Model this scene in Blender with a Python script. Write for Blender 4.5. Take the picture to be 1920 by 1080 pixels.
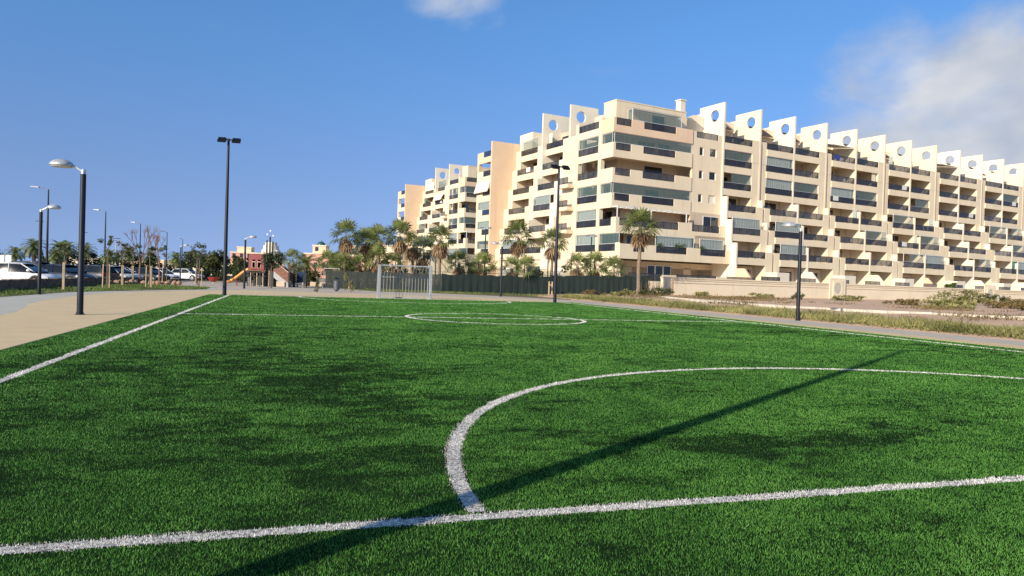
import bpy, math, random
import numpy as np
from mathutils import Vector, Matrix

R_ = math.radians
scene = bpy.context.scene
C = scene.collection
for o in list(bpy.data.objects):
    bpy.data.objects.remove(o)

# ------------------------------------------------------------------ camera
CAM_H = 1.348
cam = bpy.data.objects.new('camera', bpy.data.cameras.new('camera'))
C.objects.link(cam)
cam.data.sensor_width = 36.0
cam.data.lens = 36.0 * 1343.5 / 1920.0
cam.data.clip_start = 0.05
cam.data.clip_end = 6000
cam.matrix_world = Matrix.Translation((0, 0, CAM_H)) @ Matrix.Rotation(math.pi / 2 - 0.01069, 4, 'X') @ Matrix.Rotation(0.0318, 4, 'Z')
scene.camera = cam

# ------------------------------------------------------------------ sun, sky, exposure
SUN_AZ = 217.5      # compass bearing of the sun (clockwise from +Y)
SUN_EL = 23.0
sun = bpy.data.objects.new('sun', bpy.data.lights.new('sun', 'SUN'))
C.objects.link(sun)
sun.data.energy = 5.0
sun.data.angle = R_(0.5)
sun.data.color = (1.0, 0.885, 0.70)
sv = Vector((math.sin(R_(SUN_AZ)) * math.cos(R_(SUN_EL)), math.cos(R_(SUN_AZ)) * math.cos(R_(SUN_EL)), math.sin(R_(SUN_EL))))
sun.rotation_euler = sv.to_track_quat('Z', 'Y').to_euler()
sun.location = (0, 0, 60)

world = bpy.data.worlds.new('World')
scene.world = world
world.use_nodes = True
wn, wl = world.node_tree.nodes, world.node_tree.links
wn.clear()
w_out = wn.new('ShaderNodeOutputWorld')
w_bg = wn.new('ShaderNodeBackground')
w_bg.inputs['Strength'].default_value = 0.15
w_sky = wn.new('ShaderNodeTexSky')
w_sky.sky_type = 'NISHITA'
w_sky.sun_disc = False
w_sky.sun_elevation = R_(SUN_EL)
w_sky.sun_rotation = R_(SUN_AZ)
w_sky.air_density = 1.0
w_sky.dust_density = 0.6
w_sky.ozone_density = 2.0
w_tc = wn.new('ShaderNodeTexCoord')
w_map = wn.new('ShaderNodeVectorMath'); w_map.operation = 'MULTIPLY_ADD'      # milder horizon glow over the whole sky
w_map.inputs[1].default_value = (1, 1, 0.85); w_map.inputs[2].default_value = (0, 0, 0.19)
wl.new(w_tc.outputs['Generated'], w_map.inputs[0]); wl.new(w_map.outputs[0], w_sky.inputs['Vector'])
w_sep = wn.new('ShaderNodeSeparateXYZ')
wl.new(w_tc.outputs['Generated'], w_sep.inputs[0])

def wmath(op, a, b=None, clamp=False):
    n = wn.new('ShaderNodeMath'); n.operation = op; n.use_clamp = clamp
    for i, v in enumerate((a, b)):
        if v is None: continue
        if isinstance(v, (int, float)): n.inputs[i].default_value = v
        else: wl.new(v, n.inputs[i])
    return n.outputs[0]

w_comb = wn.new('ShaderNodeVectorMath'); w_comb.operation = 'MULTIPLY'; w_comb.inputs[1].default_value = (1.0, 1.0, 1.7)
wl.new(w_tc.outputs['Generated'], w_comb.inputs[0])
CLOUD_OFF = (0.0, 0.0, 0.0)
w_n1 = wn.new('ShaderNodeTexNoise')
w_n1.inputs['Scale'].default_value = 4.2
w_n1.inputs['Detail'].default_value = 8
w_n1.inputs['Roughness'].default_value = 0.55
w_n1.inputs['Distortion'].default_value = 0.35
w_off = wn.new('ShaderNodeVectorMath'); w_off.operation = 'ADD'; w_off.inputs[1].default_value = CLOUD_OFF
wl.new(w_comb.outputs[0], w_off.inputs[0])
wl.new(w_off.outputs[0], w_n1.inputs['Vector'])

def cloud_bank(direction, lo, hi, gain):
    """one cloud bank in the sky: a soft lobe round its bearing, broken up by the noise"""
    d = Vector(direction).normalized()
    n = wn.new('ShaderNodeVectorMath'); n.operation = 'DOT_PRODUCT'
    wl.new(w_tc.outputs['Generated'], n.inputs[0]); n.inputs[1].default_value = d
    mr = wn.new('ShaderNodeMapRange'); mr.interpolation_type = 'SMOOTHSTEP'
    mr.inputs['From Min'].default_value = math.cos(R_(hi)); mr.inputs['From Max'].default_value = math.cos(R_(lo))
    mr.inputs['To Min'].default_value = 0; mr.inputs['To Max'].default_value = gain
    wl.new(n.outputs['Value'], mr.inputs['Value'])
    return mr.outputs[0]

cov = wmath('ADD', cloud_bank((0.70, 1.0, 0.130), 6, 19.5, 0.45), cloud_bank((-0.09, 1.0, 0.425), 1.0, 6.5, 0.21))
cov = wmath('ADD', cov, cloud_bank((0.45, 1.0, 0.47), 0.5, 6, 0.06))
dens = wmath('ADD', w_n1.outputs['Fac'], cov)
w_mr = wn.new('ShaderNodeMapRange'); w_mr.interpolation_type = 'SMOOTHSTEP'
w_mr.inputs['From Min'].default_value = 0.63; w_mr.inputs['From Max'].default_value = 0.96
w_mr.inputs['To Max'].default_value = 0.92
wl.new(dens, w_mr.inputs['Value'])
w_n2 = wn.new('ShaderNodeTexNoise'); w_n2.inputs['Scale'].default_value = 7; w_n2.inputs['Detail'].default_value = 4
wl.new(w_comb.outputs[0], w_n2.inputs['Vector'])
w_cr = wn.new('ShaderNodeValToRGB')
w_cr.color_ramp.elements[0].position = 0.34; w_cr.color_ramp.elements[0].color = (2.1, 2.4, 2.95, 1)
w_cr.color_ramp.elements[1].position = 0.66; w_cr.color_ramp.elements[1].color = (3.9, 3.95, 4.05, 1)
wl.new(w_n2.outputs['Fac'], w_cr.inputs[0])
w_mul = wn.new('ShaderNodeMix'); w_mul.data_type = 'RGBA'; w_mul.blend_type = 'MULTIPLY'
w_mul.inputs[0].default_value = 1.0
w_tr = wn.new('ShaderNodeMapRange'); w_tr.interpolation_type = 'SMOOTHSTEP'
w_tr.inputs['From Min'].default_value = 0.02; w_tr.inputs['From Max'].default_value = 0.36
wl.new(w_sep.outputs['Z'], w_tr.inputs['Value'])
w_tm = wn.new('ShaderNodeMix'); w_tm.data_type = 'RGBA'
w_tm.inputs[6].default_value = (0.76, 0.72, 0.86, 1); w_tm.inputs[7].default_value = (0.58, 0.90, 1.17, 1)
wl.new(w_tr.outputs[0], w_tm.inputs[0]); wl.new(w_tm.outputs[2], w_mul.inputs[7])
wl.new(w_sky.outputs[0], w_mul.inputs[6])
w_mix = wn.new('ShaderNodeMix'); w_mix.data_type = 'RGBA'
wl.new(w_mr.outputs[0], w_mix.inputs[0])
wl.new(w_mul.outputs[2], w_mix.inputs[6])
wl.new(w_cr.outputs[0], w_mix.inputs[7])
wl.new(w_mix.outputs[2], w_bg.inputs['Color'])
wl.new(w_bg.outputs[0], w_out.inputs['Surface'])

scene.render.engine = 'CYCLES'
scene.view_settings.view_transform = 'Standard'
scene.view_settings.look = 'None'
scene.view_settings.exposure = 0.32
scene.view_settings.gamma = 1.0
scene.view_settings.use_curve_mapping = False
scene.cycles.max_bounces = 6
scene.cycles.transparent_max_bounces = 12
scene.cycles.use_adaptive_sampling = True

random.seed(7)
RNG = np.random.default_rng(11)

# ------------------------------------------------------------------ helpers
def mat(name, col, rough=0.8, var=0.12, scale=4.0, bump=0.0, bscale=40.0, metal=0.0, spec=0.4, col2=None, stretch=None, alpha=None, trans=0.0, detail=5):
    """procedural material: base colour broken up by noise, optional second colour for stains"""
    m = bpy.data.materials.new(name); m.use_nodes = True
    nt = m.node_tree; n, l = nt.nodes, nt.links
    b = n['Principled BSDF']
    b.inputs['Roughness'].default_value = rough
    b.inputs['Metallic'].default_value = metal
    b.inputs['Specular IOR Level'].default_value = spec
    tc = n.new('ShaderNodeTexCoord')
    vec = tc.outputs['Object']
    if stretch:
        mp = n.new('ShaderNodeMapping'); mp.inputs['Scale'].default_value = stretch
        l.new(vec, mp.inputs['Vector']); vec = mp.outputs[0]
    t = n.new('ShaderNodeTexNoise'); t.inputs['Scale'].default_value = scale; t.inputs['Detail'].default_value = detail
    t.inputs['Roughness'].default_value = 0.6
    l.new(vec, t.inputs['Vector'])
    r = n.new('ShaderNodeValToRGB')
    c2 = col2 if col2 else [c * (1 - var * 2) for c in col]
    c1 = col if col2 else [min(1, c * (1 + var * 0.6)) for c in col]
    r.color_ramp.elements[0].position = 0.33; r.color_ramp.elements[0].color = (*c2, 1)
    r.color_ramp.elements[1].position = 0.62; r.color_ramp.elements[1].color = (*c1, 1)
    l.new(t.outputs['Fac'], r.inputs[0]); l.new(r.outputs[0], b.inputs['Base Color'])
    if bump > 0:
        t2 = n.new('ShaderNodeTexNoise'); t2.inputs['Scale'].default_value = bscale; t2.inputs['Detail'].default_value = 4
        l.new(vec, t2.inputs['Vector'])
        bp = n.new('ShaderNodeBump'); bp.inputs['Strength'].default_value = bump; bp.inputs['Distance'].default_value = 0.05
        l.new(t2.outputs['Fac'], bp.inputs['Height']); l.new(bp.outputs[0], b.inputs['Normal'])
    if alpha is not None:
        b.inputs['Alpha'].default_value = alpha
    if trans > 0:
        out = n['Material Output']; tr = n.new('ShaderNodeBsdfTranslucent'); mx = n.new('ShaderNodeMixShader')
        mx.inputs[0].default_value = trans
        l.new(r.outputs[0], tr.inputs['Color']); l.new(b.outputs[0], mx.inputs[1]); l.new(tr.outputs[0], mx.inputs[2]); l.new(mx.outputs[0], out.inputs['Surface'])
    return m

class MB:
    """collects shapes; build() links them as ONE mesh object"""
    def __init__(self): self.v = []; self.f = []
    def add(self, vs, fs):
        k = len(self.v); self.v += [tuple(p) for p in vs]; self.f += [tuple(i + k for i in f) for f in fs]; return self
    def box(self, x0, x1, y0, y1, z0, z1):
        x0, x1 = min(x0, x1), max(x0, x1); y0, y1 = min(y0, y1), max(y0, y1); z0, z1 = min(z0, z1), max(z0, z1)
        return self.add([(x0, y0, z0), (x1, y0, z0), (x1, y1, z0), (x0, y1, z0), (x0, y0, z1), (x1, y0, z1), (x1, y1, z1), (x0, y1, z1)],
                        [(0, 3, 2, 1), (4, 5, 6, 7), (0, 1, 5, 4), (1, 2, 6, 5), (2, 3, 7, 6), (3, 0, 4, 7)])
    def tube(self, p0, p1, r0, r1=None, n=10, cap=True):
        r1 = r0 if r1 is None else r1
        p0, p1 = Vector(p0), Vector(p1); d = (p1 - p0).normalized()
        a = d.orthogonal().normalized(); b = d.cross(a)
        vs = []
        for p, r in ((p0, r0), (p1, r1)):
            for i in range(n):
                t = 2 * math.pi * i / n; vs.append(p + a * (r * math.cos(t)) + b * (r * math.sin(t)))
        fs = [(i, (i + 1) % n, n + (i + 1) % n, n + i) for i in range(n)]
        if cap: fs += [tuple(range(n - 1, -1, -1)), tuple(range(n, 2 * n))]
        return self.add(vs, fs)
    def path(self, pts, rads, n=8):
        pts = [Vector(p) for p in pts]; vs = []; a = None
        for i, p in enumerate(pts):
            d = (pts[min(i + 1, len(pts) - 1)] - pts[max(i - 1, 0)]).normalized()
            if a is None: a = d.orthogonal().normalized()
            a = (a - d * a.dot(d)).normalized(); b = d.cross(a)
            for k in range(n):
                t = 2 * math.pi * k / n; vs.append(p + a * (rads[i] * math.cos(t)) + b * (rads[i] * math.sin(t)))
        fs = [(i * n + k, i * n + (k + 1) % n, (i + 1) * n + (k + 1) % n, (i + 1) * n + k) for i in range(len(pts) - 1) for k in range(n)]
        fs += [tuple(range(n - 1, -1, -1)), tuple(range((len(pts) - 1) * n, len(pts) * n))]
        return self.add(vs, fs)
    def lathe(self, prof, c=(0, 0, 0), n=16):
        vs = []; m = len(prof)
        for (r, z) in prof:
            for i in range(n):
                t = 2 * math.pi * i / n; vs.append((c[0] + r * math.cos(t), c[1] + r * math.sin(t), c[2] + z))
        fs = [(j * n + i, j * n + (i + 1) % n, (j + 1) * n + (i + 1) % n, (j + 1) * n + i) for j in range(m - 1) for i in range(n)]
        fs += [tuple(range(n - 1, -1, -1)), tuple(range((m - 1) * n, m * n))]
        return self.add(vs, fs)
    def prism(self, poly, h0, h1, axis='z'):
        """poly of 2-d points extruded along axis; for 'x' the poly is (y,z), for 'y' it is (x,z)"""
        def P(p, h): return (p[0], p[1], h) if axis == 'z' else ((h, p[0], p[1]) if axis == 'x' else (p[0], h, p[1]))
        n = len(poly); vs = [P(p, h0) for p in poly] + [P(p, h1) for p in poly]
        fs = [tuple(range(n - 1, -1, -1)), tuple(range(n, 2 * n))] + [(i, (i + 1) % n, n + (i + 1) % n, n + i) for i in range(n)]
        return self.add(vs, fs)
    def holed(self, a0, a1, z0, z1, ca, cz, r, h0, h1, axis='x', n=28):
        """rectangular wall panel with a round hole, extruded along axis"""
        ang = [2 * math.pi * i / n for i in range(n)]
        cor = [math.atan2(z - cz, a - ca) % (2 * math.pi) for a in (a0, a1) for z in (z0, z1)]
        ang = sorted(set(ang + cor)); m = len(ang)
        inn = [(ca + r * math.cos(t), cz + r * math.sin(t)) for t in ang]; out = []
        for t in ang:
            dx, dz = math.cos(t), math.sin(t); k = 1e9
            if abs(dx) > 1e-9: k = min(k, ((a1 if dx > 0 else a0) - ca) / dx)
            if abs(dz) > 1e-9: k = min(k, ((z1 if dz > 0 else z0) - cz) / dz)
            out.append((ca + k * dx, cz + k * dz))
        def P(p, h): return (h, p[0], p[1]) if axis == 'x' else (p[0], h, p[1])
        vs = [P(p, h0) for p in inn] + [P(p, h0) for p in out] + [P(p, h1) for p in inn] + [P(p, h1) for p in out]
        fs = []
        for i in range(m):
            j = (i + 1) % m
            fs += [(i, j, m + j, m + i), (2 * m + i, 3 * m + i, 3 * m + j, 2 * m + j), (i, 2 * m + i, 2 * m + j, j), (m + i, m + j, 3 * m + j, 3 * m + i)]
        return self.add(vs, fs)
    def build(self, name, m, parent=None, smooth=False, bevel=0.0):
        me = bpy.data.meshes.new(name); me.from_pydata(self.v, [], self.f); me.update()
        import bmesh
        bm = bmesh.new(); bm.from_mesh(me); bmesh.ops.recalc_face_normals(bm, faces=bm.faces); bm.to_mesh(me); bm.free()
        if smooth:
            me.shade_smooth()
            me.set_sharp_from_angle(angle=R_(38))
        me.materials.append(m)
        o = bpy.data.objects.new(name, me); C.objects.link(o)
        if parent: o.parent = parent
        if bevel > 0:
            b = o.modifiers.new('bevel', 'BEVEL'); b.width = bevel; b.segments = 2; b.limit_method = 'ANGLE'
        return o

def tag(o, label, cat, group=None):
    o['label'] = label; o['category'] = cat
    if group: o['group'] = group
    return o
def thing(name, label, cat, loc=(0, 0, 0), rz=0.0, group=None):
    o = bpy.data.objects.new(name, None); C.objects.link(o); o.empty_display_size = 0.3
    o.location = loc; o.rotation_euler = (0, 0, rz)
    return tag(o, label, cat, group)
def struct(o, kind='structure'):
    o['kind'] = kind; return o
def link_copy(src, parent, name=None):
    c = src.copy(); C.objects.link(c); c.parent = parent
    if name: c.name = name
    return c
def copy_tree(root, loc, rz, label, scale=None, group=None):
    r = root.copy(); C.objects.link(r); r.location = loc; r.rotation_euler = (0, 0, rz); r['label'] = label
    if group: r['group'] = group
    if scale: r.scale = (scale, scale, scale) if not isinstance(scale, tuple) else scale
    for ch in list(root.children):
        c = ch.copy(); C.objects.link(c); c.parent = r
        for g in list(ch.children):
            d = g.copy(); C.objects.link(d); d.parent = c
    return r
def tri_mesh(name, verts, m, attr=None, parent=None, loc=None):
    """verts: (N,3,3) array of loose triangles; attr: optional per-triangle float"""
    N = len(verts); me = bpy.data.meshes.new(name)
    me.vertices.add(N * 3); me.vertices.foreach_set('co', np.ascontiguousarray(verts, dtype=np.float32).ravel())
    me.loops.add(N * 3); me.loops.foreach_set('vertex_index', np.arange(N * 3, dtype=np.int32))
    me.polygons.add(N); me.polygons.foreach_set('loop_start', np.arange(0, N * 3, 3, dtype=np.int32))
    if attr is not None:
        a = me.attributes.new('tone', 'FLOAT', 'POINT'); a.data.foreach_set('value', np.repeat(attr.astype(np.float32), 3))
    me.update(); me.validate()
    me.materials.append(m)
    o = bpy.data.objects.new(name, me); C.objects.link(o)
    if parent: o.parent = parent
    return o
def fbm(p, scale, seed=0, octaves=4):
    """value noise on an (N,2) array, roughly 0..1"""
    out = np.zeros(len(p)); amp = 1.0; tot = 0
    g = np.random.default_rng(seed).random((64, 64))
    for o in range(octaves):
        q = p * scale * (2 ** o) + 17.3 * o
        i = np.floor(q).astype(int); fr = q - i; fr = fr * fr * (3 - 2 * fr)
        a = g[i[:, 0] % 64, i[:, 1] % 64]; b = g[(i[:, 0] + 1) % 64, i[:, 1] % 64]
        c = g[i[:, 0] % 64, (i[:, 1] + 1) % 64]; d = g[(i[:, 0] + 1) % 64, (i[:, 1] + 1) % 64]
        out += amp * ((a * (1 - fr[:, 0]) + b * fr[:, 0]) * (1 - fr[:, 1]) + (c * (1 - fr[:, 0]) + d * fr[:, 0]) * fr[:, 1])
        tot += amp; amp *= 0.55
    return out / tot
def leaf_mat(name, c_lo, c_hi, trans=0.25, rough=0.55, spec=0.3):
    m = bpy.data.materials.new(name); m.use_nodes = True
    n, l = m.node_tree.nodes, m.node_tree.links; b = n['Principled BSDF']
    at = n.new('ShaderNodeAttribute'); at.attribute_name = 'tone'
    r = n.new('ShaderNodeValToRGB')
    r.color_ramp.elements[0].color = (*c_lo, 1); r.color_ramp.elements[1].color = (*c_hi, 1)
    l.new(at.outputs['Fac'], r.inputs[0]); l.new(r.outputs[0], b.inputs['Base Color'])
    b.inputs['Roughness'].default_value = rough; b.inputs['Specular IOR Level'].default_value = spec
    tr = n.new('ShaderNodeBsdfTranslucent'); mx = n.new('ShaderNodeMixShader'); mx.inputs[0].default_value = trans
    l.new(r.outputs[0], tr.inputs['Color']); l.new(b.outputs[0], mx.inputs[1]); l.new(tr.outputs[0], mx.inputs[2])
    l.new(mx.outputs[0], n['Material Output'].inputs['Surface'])
    return m
# ------------------------------------------------------------------ the ground
PN = np.array([-4.115, 2.770]); PA = np.array([-0.2990, 0.9543]); PC = np.array([0.9543, 0.2990])
def pitch(l, w, z=0.0):
    p = PN + PA * l + PC * w
    return (float(p[0]), float(p[1]), z)
def sheet(name, pts, z, m):
    mb = MB(); mb.v = [(p[0], p[1], z) for p in pts]; mb.f = [tuple(range(len(pts)))]
    o = mb.build(name, m)
    if o.data.polygons[0].normal.z < 0: o.data.flip_normals()
    return struct(o)

M = {}
M['earth'] = mat('sandy_earth', (0.36, 0.28, 0.19), 0.95, scale=0.25, col2=(0.26, 0.20, 0.13), bump=0.3, bscale=3, detail=8)
M['bank'] = mat('red_earth', (0.62, 0.41, 0.26), 0.95, scale=0.35, col2=(0.46, 0.30, 0.19), bump=0.5, bscale=4, detail=9)
M['beige'] = mat('beige_resin_paving', (0.65, 0.49, 0.275), 0.9, scale=1.4, col2=(0.57, 0.43, 0.24), bump=0.25, bscale=60, detail=10)
M['grey'] = mat('grey_concrete_path', (0.50, 0.47, 0.39), 0.9, scale=0.9, col2=(0.43, 0.40, 0.335), bump=0.2, bscale=50, detail=9, spec=0.2)
M['pale'] = mat('pale_promenade_concrete', (0.52, 0.43, 0.33), 0.9, scale=0.6, col2=(0.44, 0.36, 0.28), bump=0.2, bscale=40, detail=9)
M['asphalt'] = mat('asphalt', (0.06, 0.06, 0.06), 0.9, scale=2, var=0.15, bump=0.3, bscale=60)
M['soil'] = mat('lawn_soil', (0.13, 0.12, 0.045), 0.95, scale=0.6, col2=(0.20, 0.15, 0.08), bump=0.4, bscale=8, detail=8)
M['kerb'] = mat('kerb_stone', (0.55, 0.50, 0.41), 0.9, scale=3, var=0.12, bump=0.2)
M['rubber'] = mat('turf_infill', (0.012, 0.026, 0.010), 1.0, scale=30, col2=(0.020, 0.050, 0.014), bump=0.6, bscale=200, spec=0.0)
M['linebase'] = mat('white_turf_backing', (0.70, 0.66, 0.60), 1.0, scale=45, col2=(0.035, 0.034, 0.03), bump=0.5, bscale=200, spec=0.0)

sheet('ground', [(-3000, -400), (3000, -400), (3000, 5000), (-3000, 5000)], -0.03, M['earth'])
sheet('plaza_paving', [(-12.6, -15), (-13.2, 10), (-13.6, 19.1), (-14.1, 20.4), (-15.3, 22.5), (-16.7, 24.7), (-18.1, 27.7), (-19.7, 31.9), (-21.5, 38.1), (-21.7, 43.8), (-20.9, 50.1),
      (-20.4, 53.0), (-12.0, 52.6), (-4.0, 53.2), (2.2, 51.6), (11.3, 27.9), (14.6, 18.5), (24, -15)], 0.0, M['beige'])
sheet('promenade', [(-20.4, 53.0), (-24.0, 57), (-32.6, 59.5), (-34.6, 71), (-38, 82), (-26, 83), (-16.6, 71), (-11.6, 62.2), (-6.5, 62.9), (-0.4, 59), (4.1, 54.6), (2.2, 51.6), (-4.0, 53.2), (-12.0, 52.6)], 0.001, M['pale'])
M['fpath'] = mat('pale_concrete_path', (0.52, 0.45, 0.36), 0.9, scale=0.7, col2=(0.45, 0.39, 0.315), bump=0.2, bscale=50, detail=9, spec=0.2)
gp = sheet('footpath', [(2.2, 51.6), (4.1, 54.6), (8.0, 44.5), (10.9, 35.5), (12.8, 29.9), (16.6, 22.0), (30.4, -15), (24, -15), (14.6, 18.5), (11.3, 27.9)], 0.002, M['fpath'])
sheet('side_path', [(-34, -15), (-22.5, 18), (-20.9, 29.3), (-21.9, 33.1), (-22.9, 37.2), (-23.0, 40.7), (-22.6, 44.9), (-22.0, 51.5), (-24.0, 57), (-20.4, 53.0), (-20.9, 50.1),
      (-21.7, 43.8), (-21.5, 38.1), (-19.7, 31.9), (-18.1, 27.7), (-16.7, 24.7), (-15.3, 22.5), (-14.1, 20.4), (-13.6, 19.1), (-13.2, 10), (-12.6, -15)], 0.001, M['grey'])
sheet('lawn', [(-34, -15), (-22.5, 18), (-20.9, 29.3), (-21.9, 33.1), (-22.9, 37.2), (-23.0, 40.7), (-22.6, 44.9), (-22.0, 51.5), (-24.0, 57), (-32.6, 59.5), (-32.4, 57.4), (-29.5, 47.9), (-25.8, 36.2), (-24, 30), (-38, -15)], 0.003, M['soil'])
sheet('car_park', [(-24.4, 30), (-26.2, 36.2), (-29.9, 47.9), (-32.8, 57.4), (-35.4, 71.4), (-40, 86), (-60, 200), (-240, 200), (-240, 20), (-38.5, -15)], 0.002, M['asphalt'])
sheet('court_ground', [(-16.6, 71), (-26, 83), (-14, 120), (40, 90), (13.5, 66), (6.5, 60), (4.1, 54.6), (-0.4, 59), (-6.5, 62.9), (-11.6, 62.2)], 0.004, M['soil'])
# raised earth bank on the right, up to the perimeter wall
def bank_z(w):
    return np.interp(w, [23.4, 24.6, 27.5, 34, 60], [0.0, 0.06, 0.2, 0.40, 0.45])
nl, nw = 110, 60
Ls = np.linspace(-20, 90, nl); Ws = np.concatenate([np.linspace(24.1, 40, 40), np.linspace(42, 150, 20)])
gv = []
G = np.stack(np.meshgrid(Ls, Ws, indexing='ij'), -1).reshape(-1, 2)
gz = bank_z(G[:, 1]) + (fbm(G, 0.35, 5) - 0.5) * 0.28 * np.clip((G[:, 1] - 25.5) / 3, 0, 1) * np.clip((46 - G[:, 1]) / 6, 0.25, 1)
edge = 24.1 + np.clip((12 - G[:, 0]) * 0.10, 0, 4)
bk = MB()
for (l, w), z, e in zip(G, gz, edge):
    w2 = w + (e - 24.1) * max(0, 1 - (w - 24.1) / 16)
    bk.v.append(pitch(l, w2, float(z) if w > 24.15 else -0.02))
for i in range(nl - 1):
    for j in range(nw - 1):
        bk.f.append((i * nw + j, (i + 1) * nw + j, (i + 1) * nw + j + 1, i * nw + j + 1))
struct(bk.build('earth_bank', M['bank'], smooth=True))

# kerb line along the bank, laid as single stones
kerb = thing('kerb', 'low pale concrete kerb running along the weedy earth bank', 'kerb', (0, 0, 0))
kpts = [(12.0, 58.0), (13.3, 50), (15.0, 42.5), (17.4, 37.0), (20.3, 32.5), (23.6, 28.6), (28.5, 24.0)]
def along(pts, step):
    out = []; acc = 0.0
    for (a, b) in zip(pts[:-1], pts[1:]):
        a, b = Vector(a), Vector(b); L = (b - a).length; n = max(1, round(L / step))
        for i in range(n):
            out.append((a.lerp(b, i / n), a.lerp(b, (i + 1) / n)))
    return out
ks = MB().box(-0.49, 0.49, -0.16, 0.16, -0.35, 0.13).build('kerb_stone', M['kerb'], kerb, bevel=0.015)
first = True
for a, b in along(kpts, 1.0):
    c = ks if first else link_copy(ks, kerb)
    first = False
    mid = (a + b) / 2; rel = np.array([mid.x, mid.y]) - PN; w = rel @ PC
    c.location = (mid.x, mid.y, float(bank_z(w)) + random.uniform(-0.012, 0.012)); c.rotation_euler = (0, random.uniform(-.01, .01), math.atan2(b.y - a.y, b.x - a.x)); c.scale = ((b - a).length, 1, 1)
# edging strip between turf and paving
# ------------------------------------------------------------------ football pitch
LEN = 39.3; WID = 20.0; LW = 0.125
TL0, TL1, TW0, TW1 = -9.0, 39.9, -1.1, 21.0
struct(sheet('turf_base', [pitch(TL0, TW0), pitch(TL0, TW1), pitch(TL1, TW1), pitch(TL1, TW0)], 0.012, M['rubber']))
edg = thing('turf_edging', 'narrow pale concrete edging around the green turf', 'edging')
for n_, (a, b) in enumerate([((TL0, TW0), (TL1, TW0)), ((TL1, TW0), (TL1, TW1)), ((TL1, TW1), (TL0, TW1))]):
    pa, pb = Vector(pitch(*a)), Vector(pitch(*b)); d = (pb - pa).normalized(); nrm = Vector((-d.y, d.x, 0))
    m_ = MB(); q = [pa + nrm * 0.02, pb + nrm * 0.02, pb + nrm * 0.12, pa + nrm * 0.12]
    m_.prism([(p.x, p.y) for p in q], -0.05, 0.02); m_.build('edging_strip', M['beige'], edg)

def blade_mat(name, lo, mid, hi, trans):
    m = leaf_mat(name, lo, hi, trans, 0.5, 0.35)
    r = [n for n in m.node_tree.nodes if n.type == 'VALTORGB'][0].color_ramp
    e = r.elements.new(0.5); e.color = (*mid, 1)
    return m
M['blade'] = blade_mat('green_turf_fibre', (0.016, 0.058, 0.010), (0.082, 0.262, 0.034), (0.185, 0.43, 0.075), 0.22)
M['wblade'] = blade_mat('white_turf_fibre', (0.48, 0.45, 0.41), (0.86, 0.83, 0.77), (0.92, 0.90, 0.86), 0.1)

ARC_R, ARC_C = 6.25, 10.42
def line_dists(l, w):
    """distance of pitch points to the centre line of each marking"""
    D = {}
    inside_w = np.where((w > -LW / 2) & (w < WID + LW / 2), 0, 9)
    inside_l = np.where((l > -LW / 2) & (l < LEN + LW / 2), 0, 9)
    D['near_goal'] = np.abs(l) + inside_w
    D['far_goal'] = np.abs(l - LEN) + inside_w
    D['left_side'] = np.abs(w) + inside_l
    D['right_side'] = np.abs(w - WID) + inside_l
    D['halfway'] = np.abs(l - 19.9) + inside_w
    D['circle'] = np.abs(np.hypot(l - 19.9, w - 10) - 3.05)
    D['near_arc'] = np.where(l > LW / 2, np.abs(np.hypot(l, w - ARC_C) - ARC_R), 9)
    D['far_arc'] = np.where(l < LEN - LW / 2, np.abs(np.hypot(l - LEN, w - 10) - ARC_R), 9)
    return D

# backing sheets and the fibres of each marking
marks = {
 'near_goal': ('white goal line crossing the foreground of the turf', None),
 'far_goal': ('thin white goal line at the far end by the goal', None),
 'left_side': ('white side line receding along the left edge of the turf', None),
 'right_side': ('white side line along the right edge of the turf', None),
 'halfway': ('white halfway line crossing the middle of the turf', None),
 'circle': ('white centre circle on the halfway line', None),
 'near_arc': ('large white curved penalty area line in the foreground', None),
 'far_arc': ('small white curved penalty area line before the far goal', None)}
def strip(name, pts, closed=False):
    mb = MB(); n = len(pts)
    for i, (l, w) in enumerate(pts):
        a = pts[(i - 1) % n] if (closed or i > 0) else pts[i]; b = pts[(i + 1) % n] if (closed or i < n - 1) else pts[i]
        d = np.array([b[0] - a[0], b[1] - a[1]]); d /= np.linalg.norm(d); nn = np.array([-d[1], d[0]]) * LW * 0.40
        mb.v += [pitch(l + nn[0], w + nn[1], 0.0), pitch(l - nn[0], w - nn[1], 0.0)]
    k = n if closed else n - 1
    mb.f = [(2 * i, 2 * i + 1, (2 * i + 3) % (2 * n), (2 * i + 2) % (2 * n)) for i in range(k)]
    return mb
T = np.linspace(0, 1, 60)
mpts = {'near_goal': [(0, 0), (0, WID)], 'far_goal': [(LEN, 0), (LEN, WID)],
        'left_side': [(LW / 2, 0), (LEN - LW / 2, 0)], 'right_side': [(LW / 2, WID), (LEN - LW / 2, WID)],
        'halfway': [(19.9, LW / 2), (19.9, WID - LW / 2)],
        'circle': [(19.9 + 3.05 * math.cos(t * 2 * math.pi), 10 + 3.05 * math.sin(t * 2 * math.pi)) for t in T[:-1]],
        'near_arc': [(ARC_R * math.sin(max(t, 0.004) * math.pi * 0.998), ARC_C - ARC_R * math.cos(t * math.pi)) for t in T],
        'far_arc': [(LEN - ARC_R * math.sin(max(t, 0.004) * math.pi * 0.998), 10 - ARC_R * math.cos(t * math.pi)) for t in T]}
mark_obj = {}
for i, (k, (lab, g)) in enumerate(marks.items()):
    mb = strip('field_line', mpts[k], k == 'circle'); z = 0.0136 + 0.0004 * i
    mb.v = [(x, y, z) for x, y, _ in mb.v]
    root = thing('field_line', lab, 'line')
    s_ = mb.build('backing', M['linebase'], root)
    if s_.data.polygons[0].normal.z < 0: s_.data.flip_normals()
    mark_obj[k] = root

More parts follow.
